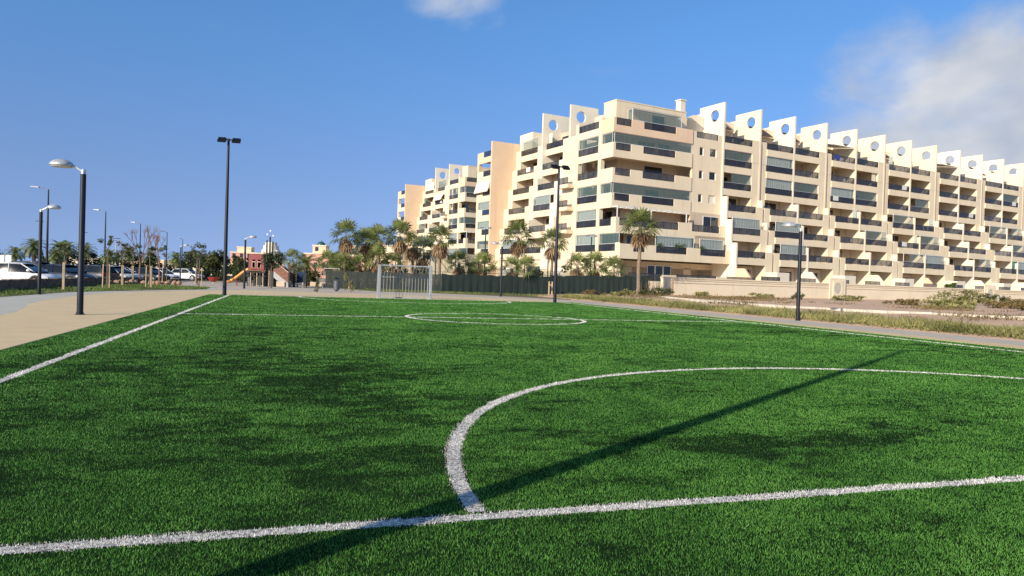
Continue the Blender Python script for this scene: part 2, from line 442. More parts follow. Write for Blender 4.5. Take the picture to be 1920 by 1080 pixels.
# blades: density falls off with distance from where one stands on the pitch, blades get a little coarser
def blades(root, h, wd, tone):
    N = len(root); az = RNG.random(N) * 2 * np.pi; lean = RNG.normal(0, 0.55, (N, 2)) * h[:, None]
    ex = np.stack([np.cos(az), np.sin(az)], 1) * (wd / 2)[:, None]
    V = np.zeros((N, 3, 3)); V[:, 0, :2] = root - ex; V[:, 1, :2] = root + ex; V[:, 2, :2] = root + lean
    V[:, :2, 2] = 0.008; V[:, 2, 2] = 0.015 + h * (0.65 + 0.5 * RNG.random(N))
    return V
rad = 1.6 * (52 / 1.6) ** np.linspace(0, 1, 60)
roots = []; rd = []
for r0, r1 in zip(rad[:-1], rad[1:]):
    rm = (r0 + r1) / 2; dens = 15000 * min(1, (5.0 / rm)) ** 1.80
    n = int(dens * (r1 * r1 - r0 * r0) * 1.0)          # a sector of about 115 degrees
    a = RNG.uniform(-1.0, 1.0, n); rr = np.sqrt(RNG.uniform(r0 * r0, r1 * r1, n))
    roots.append(np.stack([rr * np.sin(a), rr * np.cos(a)], 1)); rd.append(rr)
P = np.concatenate(roots); D = np.concatenate(rd)
rel = P - PN; Lc = rel @ PA; Wc = rel @ PC
ok = (Lc > TL0) & (Lc < TL1) & (Wc > TW0) & (Wc < TW1); P, D, Lc, Wc = P[ok], D[ok], Lc[ok], Wc[ok]
# worn, matted patches where the fibres lie flat and the dark infill shows
LWc = np.stack([Lc, Wc], 1)
wear = fbm(LWc, 0.42, 3, 4) * 0.32 + fbm(LWc, 1.5, 8, 4) * 0.28 + fbm(LWc * [1.6, 0.85], 4.0, 14, 4) * 0.40
blob = np.zeros(len(P))
for (l, w, sl, sw, g) in [(5.2, 3.9, 2.0, 1.1, .17), (10.5, 2.6, 4.0, 0.9, .12), (1.3, 7.4, 0.7, 1.5, .24), (1.8, 3.4, 1.1, 1.4, .13), (13, 18.6, 7, 1.3, .19), (17, 14.5, 3, 3.0, .10), (0.9, 1.2, 1.6, 1.2, .10), (20, 3.5, 3.5, 1.2, .10)]:
    blob = np.maximum(blob, g * np.exp(-((Lc - l) / sl) ** 2 - ((Wc - w) / sw) ** 2))
zone = np.exp(-((Lc - 6) / 9.0) ** 2 - ((Wc - 2.5) / 5.0) ** 2)           # most play wears the left half near this goal
worn = np.clip((wear + blob + 0.085 * zone - 0.592) / 0.13, 0, 1)
LD = line_dists(Lc, Wc); jit = RNG.normal(0, 0.007, len(P)) + (fbm(P, 5.0, 41, 3) - 0.5) * 0.05
online = np.zeros(len(P), int); keys = list(marks)
for i, k in enumerate(keys):
    online = np.where((LD[k] + jit < LW / 2) & (online == 0), i + 1, online)
scuff = np.clip((fbm(P, 3.5, 52, 4) - 0.50) / 0.12, 0, 1)                    # scuffed stretches of the painted lines
keep = RNG.random(len(P)) > np.where(online > 0, np.maximum(worn * 0.45, scuff * 0.55 * (D < 12)), worn * 0.60)
P, D, worn, online = P[keep], D[keep], worn[keep], online[keep]
s_ = np.clip(D / 5.0, 1, None)
h = 0.0105 * s_ ** 0.40 * (1 - 0.35 * worn); wd = 0.0033 * s_ ** 0.86
hue = fbm(P, 0.9, 21, 3); fine = fbm(P, 11.0, 33, 3); mott = fbm(P, 3.0, 61, 3)
tone = np.clip(0.52 + (hue - 0.5) * 0.6 + (fine - 0.5) * 0.45 + (mott - 0.5) * 0.50 + RNG.normal(0, 0.20, len(P)) - worn * 0.31 - 0.05 * zone[keep], 0, 1)
V = blades(P, h, wd, tone)
dup = np.where((online > 0) & (D > 6.5 + RNG.normal(0, 1.5, len(D))))[0]; P2 = P[dup] + RNG.normal(0, 0.008, (len(dup), 2)); V2 = blades(P2, h[dup], wd[dup], tone[dup])
g = online == 0
turf = tri_mesh('turf_fibres', V[g], M['blade'], tone[g])
struct(turf, 'stuff'); turf['label'] = 'short green artificial turf covering the football pitch'; turf['category'] = 'turf'
wt = np.clip(RNG.normal(0.6, 0.33, len(P)) - worn * 0.45, 0, 1)
for i, k in enumerate(keys):
    q = online == i + 1
    if q.sum():
        q2 = online[dup] == i + 1
        o = tri_mesh('fibres', np.concatenate([V[q], V2[q2]]), M['wblade'], np.concatenate([wt[q], wt[dup][q2]]), mark_obj[k]); struct(o, 'stuff')
# ------------------------------------------------------------------ apartment buildings
def wall_mat(name, col, dirt):
    """painted render: slight mottling, faint vertical run-off streaks"""
    m = mat(name, col, 0.88, scale=0.35, col2=[c * 0.90 for c in col], bump=0.08, bscale=30, detail=8)
    n, l = m.node_tree.nodes, m.node_tree.links; b = n['Principled BSDF']
    base = b.inputs['Base Color'].links[0].from_socket
    tc = [x for x in n if x.type == 'TEX_COORD'][0]
    mp = n.new('ShaderNodeMapping'); mp.inputs['Scale'].default_value = (2.2, 2.2, 0.16); l.new(tc.outputs['Object'], mp.inputs['Vector'])
    t = n.new('ShaderNodeTexNoise'); t.inputs['Scale'].default_value = 1.0; t.inputs['Detail'].default_value = 6; l.new(mp.outputs[0], t.inputs['Vector'])
    mr = n.new('ShaderNodeMapRange'); mr.inputs['From Min'].default_value = 0.56; mr.inputs['From Max'].default_value = 0.78; mr.inputs['To Max'].default_value = 0.7
    l.new(t.outputs['Fac'], mr.inputs['Value'])
    mx = n.new('ShaderNodeMix'); mx.data_type = 'RGBA'; l.new(mr.outputs[0], mx.inputs[0]); l.new(base, mx.inputs[6]); mx.inputs[7].default_value = (*dirt, 1)
    l.new(mx.outputs[2], b.inputs['Base Color'])
    return m
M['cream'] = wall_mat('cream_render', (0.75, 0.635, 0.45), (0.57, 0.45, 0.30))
M['peach'] = wall_mat('peach_render', (0.74, 0.545, 0.37), (0.58, 0.41, 0.27))
M['white'] = wall_mat('white_render', (0.77, 0.69, 0.55), (0.60, 0.50, 0.38))
M['ochre'] = wall_mat('pale_ochre_render', (0.80, 0.69, 0.50), (0.65, 0.52, 0.34))
M['inner_shade'] = wall_mat('shade_darkened_cream_render', (0.56, 0.45, 0.33), (0.42, 0.33, 0.24))  # same cream as the facade, darkened so recess shade sits in the colour
M['tile'] = mat('clay_roof_tiles', (0.42, 0.23, 0.13), 0.85, scale=6, var=0.2, bump=0.6, bscale=12)
M['dark'] = mat('dark_anodised_metal', (0.035, 0.033, 0.035), 0.45, var=0.1, metal=0.3)
M['smoke'] = mat('smoked_balcony_glass', (0.034, 0.036, 0.042), 0.07, var=0.2, scale=0.7, spec=0.5, alpha=0.70)
M['smoke2'] = mat('grey_balcony_glass', (0.085, 0.085, 0.085), 0.08, var=0.25, scale=0.7, spec=0.5, alpha=0.58)
M['bluegl'] = mat('blue_balcony_glass', (0.03, 0.06, 0.14), 0.07, var=0.2, scale=0.7, spec=0.6, alpha=0.85)
M['pane'] = mat('clear_curtain_glass', (0.17, 0.26, 0.245), 0.05, var=0.1, scale=0.5, spec=0.8, alpha=0.27)
M['door'] = mat('dark_door_glass', (0.018, 0.020, 0.024), 0.06, var=0.2, scale=0.6, spec=0.7)
M['frame'] = mat('white_window_frame', (0.70, 0.69, 0.66), 0.5, var=0.05)
M['blind'] = mat('cream_fabric_blind', (0.72, 0.67, 0.55), 0.9, scale=2.5, var=0.07, stretch=(6, 6, 0.3))
M['curtain'] = mat('pale_drawn_curtain', (0.66, 0.67, 0.62), 0.9, scale=3.0, var=0.14, stretch=(8, 8, 0.15))
M['awning'] = mat('cream_awning_canvas', (0.76, 0.69, 0.53), 0.9, scale=2.0, var=0.05)
M['pot'] = mat('leaf_in_pots', (0.05, 0.09, 0.025), 0.7, scale=9, var=0.4)
M['teal'] = mat('teal_sun_drape', (0.05, 0.20, 0.16), 0.8, var=0.15, scale=3, stretch=(6, 6, 0.3)); M['bluecloth'] = mat('blue_cloth', (0.03, 0.06, 0.25), 0.8, var=0.15)
M['pipe'] = mat('brown_downpipe', (0.30, 0.19, 0.12), 0.6, var=0.1)

M['red0'] = mat('red_towel', (0.35, 0.03, 0.06), 0.9, var=0.1)
RT = {1: 5.85, 2: 8.75, 3: 11.65, 4: 14.52, 5: 17.40, 6: 20.25}     # height of each rail top
OFF = {1: -2.7, 2: -1.8, 3: -0.9, 4: 0.0, 5: 0.0, 6: 0.0}          # how far each storey steps forward
rnd = random.Random(5)

class Frame:
    """a = along the facade, b = into the building"""
    def __init__(self, swap): self.swap = swap
    def box(self, mb, a0, a1, b0, b1, z0, z1):
        return mb.box(b0, b1, a0, a1, z0, z1) if self.swap else mb.box(a0, a1, b0, b1, z0, z1)
FR, FL = Frame(False), Frame(True)
_share = {}
def shared(name, key, make, m, parent, loc, swap):
    """alike pieces share one mesh"""
    k = (name, key, swap, m.name)
    if k not in _share:
        mb = MB(); make(mb); o = mb.build(name, m, parent); _share[k] = o.data
    else:
        o = bpy.data.objects.new(name, _share[k]); C.objects.link(o); o.parent = parent
    o.location = loc
    return o
def fl(F, a, b, z): return (b, a, z) if F.swap else (a, b, z)

def railing(F, par, a0, a1, bf, R, gl):
    L = round(a1 - a0, 2)
    def fr(mb):
        F.box(mb, 0, L, 0.02, 0.07, -0.05, 0.0); F.box(mb, 0, L, 0.025, 0.06, -0.80, -0.76)
        n = max(2, round(L / 1.15))
        for i in range(n + 1):
            x = (L - 0.05) * i / n; F.box(mb, x, x + 0.05, 0.026, 0.059, -0.82, -0.05)
    def gg(mb): F.box(mb, 0.03, L - 0.03, 0.035, 0.047, -0.755, -0.055)
    r = shared('railing', L, fr, M['dark'], par, fl(F, a0, bf, R), F.swap)
    g = shared('rail_glass', L, gg, gl, r, (0, 0, 0), F.swap)
    return r
def glazing(F, par, a0, a1, b, z0, z1, open_=0):
    """row of frameless panes with thin rails above and below"""
    L = round(a1 - a0, 2); H = round(z1 - z0, 2); n = max(1, round(L / 0.72)); w = L / n
    def fr(mb):
        F.box(mb, 0, L, -0.03, 0.03, H - 0.05, H); F.box(mb, 0, L, -0.03, 0.03, 0, 0.04); F.box(mb, 0, 0.03, -0.03, 0.03, 0.04, H - 0.05); F.box(mb, L - 0.03, L, -0.03, 0.03, 0.04, H - 0.05)
    g = shared('glazing', (L, H), fr, M['frame'], par, fl(F, a0, b, z0), F.swap)
    for i in range(n):
        if i < open_: continue
        def pn(mb): F.box(mb, 0.012, w - 0.012, -0.006, 0.006, 0.045, H - 0.055)
        shared('pane', (round(w, 3), H), pn, M['pane'], g, fl(F, i * w, 0, 0), F.swap)
    return g
def slab(F, par, a0, a1, bf, R, m, depth=2.2):
    mb = MB()
    F.box(mb, a0, a1, bf, bf + 0.16, R - 1.67, R - 0.83)
    F.box(mb, a0, a1, bf + 0.16, bf + depth, R - 1.30, R - 1.02)
    return mb.build('balcony', m, par)
def back(F, par, a0, a1, b, z0, z1, doors=True, m=None):
    w = shared('back_wall', (round(a1 - a0, 2), round(z1 - z0, 2)), lambda mb: F.box(mb, 0, a1 - a0, 0, 0.2, 0, z1 - z0), m or M['inner_shade'], par, fl(F, a0, b, z0), F.swap)
    if doors:
        dw = rnd.choice([1.9, 2.5, 3.1]); p = rnd.uniform(0.25, max(0.3, (a1 - a0) - dw - 0.3))
        f_ = shared('door', (dw,), lambda mb: (F.box(mb, 0, dw, -0.05, -0.004, 0.0, 2.12)), M['frame'], w, fl(F, p, 0, 0.16), F.swap)
        hw = dw / 2
        for q in range(2):
            shared('door_pane', (dw,), lambda mb: F.box(mb, 0.06, hw - 0.04, -0.075, -0.052, 0.08, 2.04), M['door'], w, fl(F, p + q * hw, 0, 0.16), F.swap)
    return w
def balcony(F, par, a0, a1, bf, R, style, gl, m, ztop, depth=2.2):
    """one balcony: slab with front band, railing, back wall with door, and what fills the opening"""
    s = slab(F, par, a0, a1, bf, R, m, depth)
    railing(F, s, a0 + 0.02, a1 - 0.02, bf + 0.02, R, gl)
    back(F, s, a0, a1, bf + depth, R - 1.02, ztop, doors=style not in ('blind',))
    zt = ztop - 0.37
    if style == 'glazed': glazing(F, s, a0 + 0.03, a1 - 0.03, bf + 0.13, R, zt)
    elif style == 'half': glazing(F, s, a0 + 0.03, a1 - 0.03, bf + 0.13, R, zt, open_=2)
    elif style == 'curtain':
        glazing(F, s, a0 + 0.03, a1 - 0.03, bf + 0.10, R, zt)
        n = 7; L = a1 - a0 - 0.5; o = rnd.uniform(0.1, 0.4)
        mb = MB()
        for i in range(n * 3):
            x0 = a0 + o + L * i / (n * 3); F.box(mb, x0, x0 + L / (n * 3), bf + 0.20 + 0.04 * (i % 2), bf + 0.24 + 0.04 * (i % 2), R - 0.7, zt - 0.06)
        mb.build('curtain', M['curtain'], s)
    elif style == 'blind':
        mb = MB(); F.box(mb, a0 + 0.05, a1 - 0.05, bf + 0.02, bf + 0.045, R - 0.15, zt + 0.1); mb.build('blind', M['blind'], s)
    elif style == 'awning':
        y0, y1 = bf + 0.10, bf - 0.65
        poly = [(y0, zt + 0.1), (y0, zt + 0.05), (y1, R - 0.05), (y1, R)]
        mb = MB()
        if F.swap: mb.prism([(p[0], p[1]) for p in poly], a0 + 0.05, a1 - 0.05, 'y')
        else: mb.prism(poly, a0 + 0.05, a1 - 0.05, 'x')
        mb.build('awning', M['awning'], s)
    if style in ('open', 'half') and rnd.random() < 0.22:                   # side drape against the sun
        mb = MB(); x = a1 - 1.1 if rnd.random() < 0.7 else a0 + 0.1
        for i in range(6): F.box(mb, x + i * 0.15, x + i * 0.15 + 0.15, bf + 0.22 + 0.05 * (i % 2), bf + 0.25 + 0.05 * (i % 2), R - 0.9, zt)
        mb.build('drape', rnd.choice([M['teal'], M['curtain'], M['awning']]), s)
    if rnd.random() < 0.12:                                                 # air-conditioning unit on the back wall
        mb = MB(); x = rnd.uniform(a0 + 0.3, a1 - 1.2); F.box(mb, x, x + 0.8, bf + depth - 0.34, bf + depth - 0.01, R - 0.98, R - 0.42); mb.build('air_conditioner', M['frame'], s)
    if rnd.random() < 0.05:
        mb = MB(); x = rnd.uniform(a0 + 0.3, a1 - 1.6); F.box(mb, x, x + 1.1, bf - 0.012, bf + 0.012, R - 0.62, R + 0.03); mb.build('towel', rnd.choice([M['bluecloth'], M['frame'], M['curtain']]), s)
    if style in ('open', 'half') and rnd.random() < 0.75:                   # folded table, chair backs, pots
        mb = MB(); 
        for q in range(rnd.choice([1, 2, 3])):
            x = rnd.uniform(a0 + 0.4, a1 - 0.9); y = bf + rnd.uniform(0.5, 1.2); z = R - 1.02
            F.box(mb, x, x + 0.45, y, y + 0.45, z + 0.40, z + 0.45); F.box(mb, x, x + 0.04, y, y + 0.45, z + 0.455, z + 0.92)
            for dx in (0.01, 0.39):
                for dy in (0.01, 0.39): F.box(mb, x + dx, x + dx + 0.04, y + dy, y + dy + 0.04, z, z + 0.395)
        mb.build('balcony_chair', rnd.choice([M['frame'], M['dark'], M['bluegl']]), s)
    return s

def window(F, par, a0, a1, b, z0, z1, m=None):
    w, H = round(a1 - a0, 2), round(z1 - z0, 2)
    def fr(mb):
        F.box(mb, 0, w, -0.03, 0.03, 0, 0.06); F.box(mb, 0, w, -0.03, 0.03, H - 0.06, H); F.box(mb, 0, 0.06, -0.03, 0.03, 0.06, H - 0.06); F.box(mb, w - 0.06, w, -0.03, 0.03, 0.06, H - 0.06)
    f_ = shared('window', (w, H), fr, M['frame'], par, fl(F, a0, b, z0), F.swap)
    shared('window_pane', (w, H), lambda mb: F.box(mb, 0.06, w - 0.06, -0.012, 0.012, 0.06, H - 0.06), m or M['door'], f_, (0, 0, 0), F.swap)
    return f_
def wall_with_windows(F, par, a0, a1, b0, b1, z0, z1, wins, m, name='wall'):
    """wall strips round real window openings; wins = [(a0,a1,z0,z1)] in rows sharing z"""
    mb = MB(); rows = sorted({(w[2], w[3]) for w in wins}); z = z0
    for (wz0, wz1) in rows:
        F.box(mb, a0, a1, b0, b1, z, wz0); x = a0
        for w in sorted([w for w in wins if w[2] == wz0]):
            F.box(mb, x, w[0], b0, b1, wz0, wz1); x = w[1]
        F.box(mb, x, a1, b0, b1, wz0, wz1); z = wz1
    F.box(mb, a0, a1, b0, b1, z, z1)
    o = mb.build(name, m, par)
    for w in wins:
        window(F, o, w[0], w[1], b0 + 0.14, w[2], w[3], rnd.choice([M['door'], M['blind'], M['smoke2']]))
    return o

def fin(par, F, a, bf, m, top=24.4, length=4.3, hole=True, th=0.26, steps=None, z_lo=0.4, back_len=3.2):
    """party wall standing out of the facade: holed top panel, stepped foot"""
    mb = MB(); ax = 'y' if F.swap else 'x'
    a0, a1 = a - th / 2, a + th / 2
    if hole: mb.holed(bf, bf + length, 20.3, top, bf + 1.62, 22.95, 0.74, a0, a1, ax)
    else: F.box(mb, a0, a1, bf, bf + length, 20.3, top)
    F.box(mb, a0, a1, bf + length, bf + length + back_len, 19.2, top - 0.75)
    F.box(mb, a0, a1, bf, bf + length, z_lo if not steps else z_lo, 20.3)
    if steps:
        prev = bf
        for (b, zt) in steps:
            F.box(mb, a0, a1, b, prev, z_lo, zt); prev = b
    return mb.build('fin_wall', m, par)

def end_block(root, styles_seed, with_right=True):
    """the gable end: corner tower, stepped terraces, tall peach fin and last bay"""
    global rnd
    rnd = random.Random(styles_seed)
    B = root
    # ---- corner tower, upper floors: parapets that wrap the corner, columns, glazed floors
    for k in (3, 4, 5, 6):
        R = RT[k]; zt = RT[k + 1] - 1.30 if k < 6 else 22.2
        mb = MB()
        mb.box(0, 11.9, 0, 0.18, R - 1.67, R - 0.83); mb.box(0, 0.18, 0.18, 2.3, R - 1.67, R - 0.83)
        for (u0, u1) in ((0.0, 0.35), (2.55, 4.35), (9.25, 11.9)): mb.box(u0, u1, 0, 0.18, R - 0.83, R)
        mb.box(0, 0.18, 0.18, 2.3, R - 0.83, R)
        mb.box(0.18, 11.9, 0.18, 2.6, R - 1.30, R - 1.02); mb.box(0.18, 2.6, 2.6, 7.3, R - 1.30, R - 1.02)
        par = mb.build('parapet', M['peach'] if k == 6 else M['cream'], B)
        gl = M['smoke'] if k in (6, 3) else M['smoke2']
        railing(FR, par, 0.37, 2.53, 0.05, R, gl); railing(FR, par, 4.37, 9.23, 0.05, R, gl)
        mb = MB(); mb.box(0, 0.16, 2.85, 7.0, R - 1.67, R - 0.83); bal = mb.build('balcony', M['cream'], B)
        railing(FL, bal, 2.87, 6.98, 0.02, R, gl)
        if k < 6:
            back(FR, par, 2.6, 11.9, 2.6, R - 1.02, zt); back(FR, par, 6.0, 11.8, 2.58, R - 1.02, zt - 0.1)
            back(FL, bal, 2.8, 7.0, 2.6, R - 1.02, zt)
            if k in (3, 5):
                glazing(FR, par, 0.2, 11.85, 0.11, R + 0.01, RT[k + 1] - 1.69)
                glazing(FL, bal, 0.3, 2.25, 0.11, R + 0.01, RT[k + 1] - 1.69)
                glazing(FL, bal, 2.9, 6.95, 0.11, R + 0.01, RT[k + 1] - 1.69)
    # roof-level glass box and penthouse
    pent = MB(); pent.box(1.0, 11.6, 1.0, 3.4, 19.0, 22.45); pent.box(0.96, 11.64, 0.96, 3.44, 22.45, 22.58); pent.box(4.0, 15.5, 3.4, 9.5, 19.0, 22.4)
    pb = pent.build('penthouse', M['cream'], B)
    g = glazing(FR, pb, 2.7, 10.1, 0.12, 20.27, 21.6); 
    mb = MB(); mb.box(2.7, 10.1, 0.12, 0.95, 21.61, 21.66); mb.build('glass_roof', M['smoke2'], pb)
    glazing(FL, pb, 0.16, 0.98, 2.72, 20.27, 21.6)
    window(FR, pb, 6.2, 8.2, 0.96, 19.6, 21.5)
    mb = MB(); mb.box(10.9, 11.7, 1.3, 2.1, 22.62, 24.0); mb.box(10.8, 11.8, 1.2, 2.2, 24.0, 24.12); mb.build('chimney', M['white'], pb)
    # stair wall with small windows, right of the tower
    wins = []
    for k in (3, 4, 5, 6):
        z = RT[k - 1] + 0.15 + 2.8 - 2.85
        wins += [(13.15, 13.8, RT[k] - 2.87, RT[k] - 1.87), (14.85, 15.95, RT[k] - 2.87, RT[k] - 1.87)]
    wall_with_windows(FR, B, 11.97, 16.88, 0.1, 0.4, 5.0, 19.4, wins, M['cream'], 'stair_wall')
    mb = MB(); mb.prism([(11.97, 19.4), (16.88, 19.4), (16.88, 20.2), (16.2, 20.2), (16.2, 19.45), (12.6, 19.45), (12.6, 20.2), (11.97, 20.2)], 0.1, 0.4, 'y')
    p6 = mb.build('parapet', M['cream'], B); railing(FR, p6, 12.65, 16.15, 0.12, 20.22, M['smoke2'])
    # slanted stair roof behind it
    mb = MB(); mb.prism([(11.6, 19.4), (16.8, 19.4), (16.8, 23.2), (15.2, 23.2), (11.6, 21.6)], 3.5, 4.0, 'y'); mb.build('stair_roof', M['white'], B)
    # columns of the tower
    for v0 in (2.28, 7.0):
        MB().box(-0.04, 0.5, v0, v0 + 0.55, 0.3, 20.6).build('column', M['cream'], B)
    # lower two floors of the tower step forward
    for k in (1, 2):
        R = RT[k]; bf = {2: -0.9, 1: -1.8}[k]; u1 = 16.85
        mb = MB(); mb.box(0, u1, bf, bf + 0.18, R - 1.67, R - 0.83)
        mb.box(0, 0.18, bf + 0.18, 2.3, R - 1.67, R - 0.83); mb.box(0.18, u1, bf + 0.18, 2.6, R - 1.30, R - 1.02); mb.box(0.18, 2.6, 2.6, 7.3, R - 1.30, R - 1.02)
        sol = ((0.0, 0.5), (9.3, 11.4), (15.9, u1)) if k == 2 else ((0.0, 1.9), (3.6, 5.2), (9.9, 12.0), (16.2, u1))
        for (a, b) in sol: mb.box(a, b, bf, bf + 0.18, R - 0.83, R + (0.12 if k == 2 else 0))
        mb.box(0, 0.18, bf + 0.18, bf + 0.9, R - 0.83, R + 0.12)
        par = mb.build('parapet', M['cream'], B)
        for (a, b) in zip(sol[:-1], sol[1:]): railing(FR, par, a[1] + 0.02, b[0] - 0.02, bf + 0.05, R, M['smoke'] if k == 1 else M['smoke2'])
        railing(FL, par, bf + 0.95, 2.25, 0.05, R, M['smoke'])
        mb = MB(); mb.box(0, 0.16, 2.85, 7.0, R - 1.67, R - 0.83); bal = mb.build('balcony', M['cream'], B)
        railing(FL, bal, 2.87, 6.98, 0.02, R, M['smoke'])
        for F_, a, b, bb in ((FR, 2.6, 11.9, 2.6 + bf), (FR, 11.9, 16.85, 0.9 + bf), (FL, 2.8, 7.0, 2.6)):
            back(F_, par, a, b, bb, R - 1.02, RT[k + 1] - 1.30)
        glazing(FL, bal, 2.9, 6.95, 0.12, R + 0.01, RT[k + 1] - 1.69)
        mb = MB()
        for i in range(18): x = 2.95 + i * 0.22; mb.box(0.20 + 0.03 * (i % 2), 0.23 + 0.03 * (i % 2), x, x + 0.22, R - 0.6, RT[k + 1] - 1.72)
        mb.build('curtain', M['curtain'], bal)
        if k == 1:
            glazing(FL, bal, bf + 0.3, 2.25, 0.12, R + 0.01, RT[2] - 1.69)
            for (a, b) in ((5.3, 11.2), (12.1, 16.0)):
                glazing(FR, par, a, b, bf + 0.30, R + 0.01, RT[2] - 1.69)
                mb = MB(); n = int((b - a) / 0.24)
                for i in range(n): x = a + 0.4 + i * 0.22; mb.box(x, x + 0.22, bf + 0.42 + 0.03 * (i % 2), bf + 0.45 + 0.03 * (i % 2), R - 0.6, RT[2] - 1.75)
                mb.build('curtain', M['curtain'], par)
            for x in (5.9, 8.6, 9.3, 12.4):
                V = RNG.normal(0, 1, (140, 1, 3)) * [0.22, 0.12, 0.16] + RNG.normal(0, 0.06, (140, 3, 3)); V += [x, bf + 0.22, R + 0.05]
                tri_mesh('balcony_plant', V, M['leafA'], RNG.random(140), par)
        else:
            mb = MB(); mb.box(0.2, 10.6, bf + 0.05, bf + 0.15, 10.02, 10.14); mb.box(0.2, 0.3, bf + 0.15, 1.2, 10.02, 10.14)
            for x in (0.2, 5.1, 10.5): mb.box(x, x + 0.1, bf + 0.052, bf + 0.148, R + 0.12, 10.02)
            for i in range(13): mb.box(0.5 + i * 0.8, 0.58 + i * 0.8, bf + 0.152, 1.2, 10.03, 10.11)
            mb.build('pergola', M['frame'], par)
    # ground floor of the tower: recessed wall, doors, terrace wall
    wall_with_windows(FR, B, 0.4, 16.9, 1.2, 1.5, 0.3, 4.1, [(2.6, 4.2, 1.9, 3.5), (12.2, 13.4, 1.9, 3.4)], M['inner_shade'], 'ground_floor_wall')
    MB().box(0.0, 0.35, -1.6, 7.5, 0.3, 4.1).build('corner_pier', M['cream'], B)
    for q in range(3):
        d_ = MB().box(6.4 + q * 1.25, 7.6 + q * 1.25, 1.13, 1.19, 1.45, 3.7).build('terrace_door', M['frame'], B)
        MB().box(6.5 + q * 1.25, 7.5 + q * 1.25, 1.10, 1.127, 1.55, 3.6).build('door_pane', M['door'], d_)
    tw = MB(); tw.box(-2, 17, -6.0, -5.8, 0.3, 1.75)
    for a, b in ((2.6, 4.6), (10.6, 12.2)): tw.box(a, b, -6.0, -5.8, 1.75, 2.45)
    tw.box(-2, 17, -5.8, 1.2, 0.3, 1.40)
    tw = tw.build('terrace', M['cream'], B)
    for a, b in ((4.62, 10.58), (12.22, 16.9), (-1.9, 2.58)): railing(FR, tw, a, b, -5.95, 2.56, M['smoke2'])
    # ---- stepped terraces of the gable
    UL = {6: 2.5, 5: 1.95, 4: 1.3, 3: 0.7, 2: 0.1, 1: -0.5}
    st = [(UL[5] - 0.05, RT[5] + 0.9), (UL[4] - 0.05, RT[4] + 0.9), (UL[3] - 0.05, RT[3] + 0.9), (UL[2] - 0.05, RT[2] + 0.9), (UL[1] - 0.05, RT[1] + 0.9)]
    fin(B, FL, 12.4, 2.2, M['white'], steps=[(b, z) for b, z in st if b < 2.2])
    fin(B, FL, 18.75, 1.9, M['white'], steps=[(b, z) for b, z in st if b < 1.9])
    mb = MB()
    mb.box(-1.55, 5.0, 27.0, 27.3, 0.3, 21.5); mb.build('tall_fin', M['peach'], B)
    # lift house on the roof
    mb = MB(); mb.box(3.0, 9, 23.3, 26.9, 19.1, 22.75); mb.box(5.0, 9, 19.2, 23.3, 19.1, 22.1); mb.build('lift_house', M['ochre'], B)
    stylist = ['open', 'open', 'open', 'open', 'blind', 'glazed', 'awning', 'curtain']
    for k in range(6, 0, -1):
        R = RT[k]; u = UL[k]; ztop = RT[k + 1] - 1.30 if k < 6 else 22.0
        gl = rnd.choice([M['smoke'], M['smoke2'], M['smoke2']])
        sty = {(6, 0): 'glazed', (5, 0): 'open', (4, 0): 'open', (3, 0): 'open', (6, 1): 'open', (5, 1): 'open', (4, 1): 'open', (3, 1): 'curtain', (2, 1): 'open', (2, 0): 'open'} if styles_seed == 1 else {}
        s1 = sty.get((k, 0)) or rnd.choice(stylist); s2 = sty.get((k, 1)) or rnd.choice(stylist)
        balcony(FL, B, 20.9, 25.6, u, R, s1, gl, M['cream'], ztop, depth=2.4)
        balcony(FL, B, 14.4, 18.6, u, R, s2, gl, M['cream'], ztop, depth=2.4)
        # piers beside them, stepping with the floors
        zt = R + 0.0; zb = R - 2.9
        MB().box(u, u + 3.0, 18.9, 20.88, zb, zt).build('pier', M['cream'], B)
        MB().box(u, u + 3.0, 25.62, 26.98, zb, zt).build('pier', M['cream'], B)
        MB().box(u + 0.02, u + 3.0, 12.55, 14.38, zb, zt).build('pier', M['white'], B)
        # narrow bay between terraces and tower
        wall_with_windows(FL, B, 7.56, 12.26, 1.3, 1.6, zb, zt if k < 6 else 19.8, [(8.3, 9.1, R - 2.2, R - 1.2)] if k < 6 else [], M['cream'], 'recessed_wall')
        if k in (3, 4, 2):
            mb = MB(); mb.box(0.3, 1.29, 9.6, 11.9, R - 1.3, R - 0.83); bb = mb.build('balcony', M['cream'], B); railing(FL, bb, 9.62, 11.88, 0.3, R, M['smoke2'])
        # last bay beyond the tall fin
        gl2 = M['bluegl'] if k in (6, 3) else M['smoke']
        s3 = ({6: 'open', 5: 'open', 4: 'blind', 3: 'curtain', 2: 'curtain', 1: 'glazed'} if styles_seed == 1 else {6: 'open', 5: 'open', 4: 'open', 3: 'blind', 2: 'open', 1: 'glazed'})[k]
        mb = MB(); mb.box(-1.45, -1.27, 27.32, 31.9, R - 1.67, R - 0.83); mb.box(-1.45, -1.27, 29.9, 31.9, R - 0.83, R)
        mb.box(-1.27, 1.4, 27.32, 31.7, R - 1.30, R - 1.02); mb.box(-1.45, -1.0, 31.35, 31.9, R - 2.9, R - 1.67)
        lb = mb.build('balcony', M['peach'] if k == 6 else M['cream'], B)
        railing(FL, lb, 27.4, 29.88, -1.42, R, gl2)
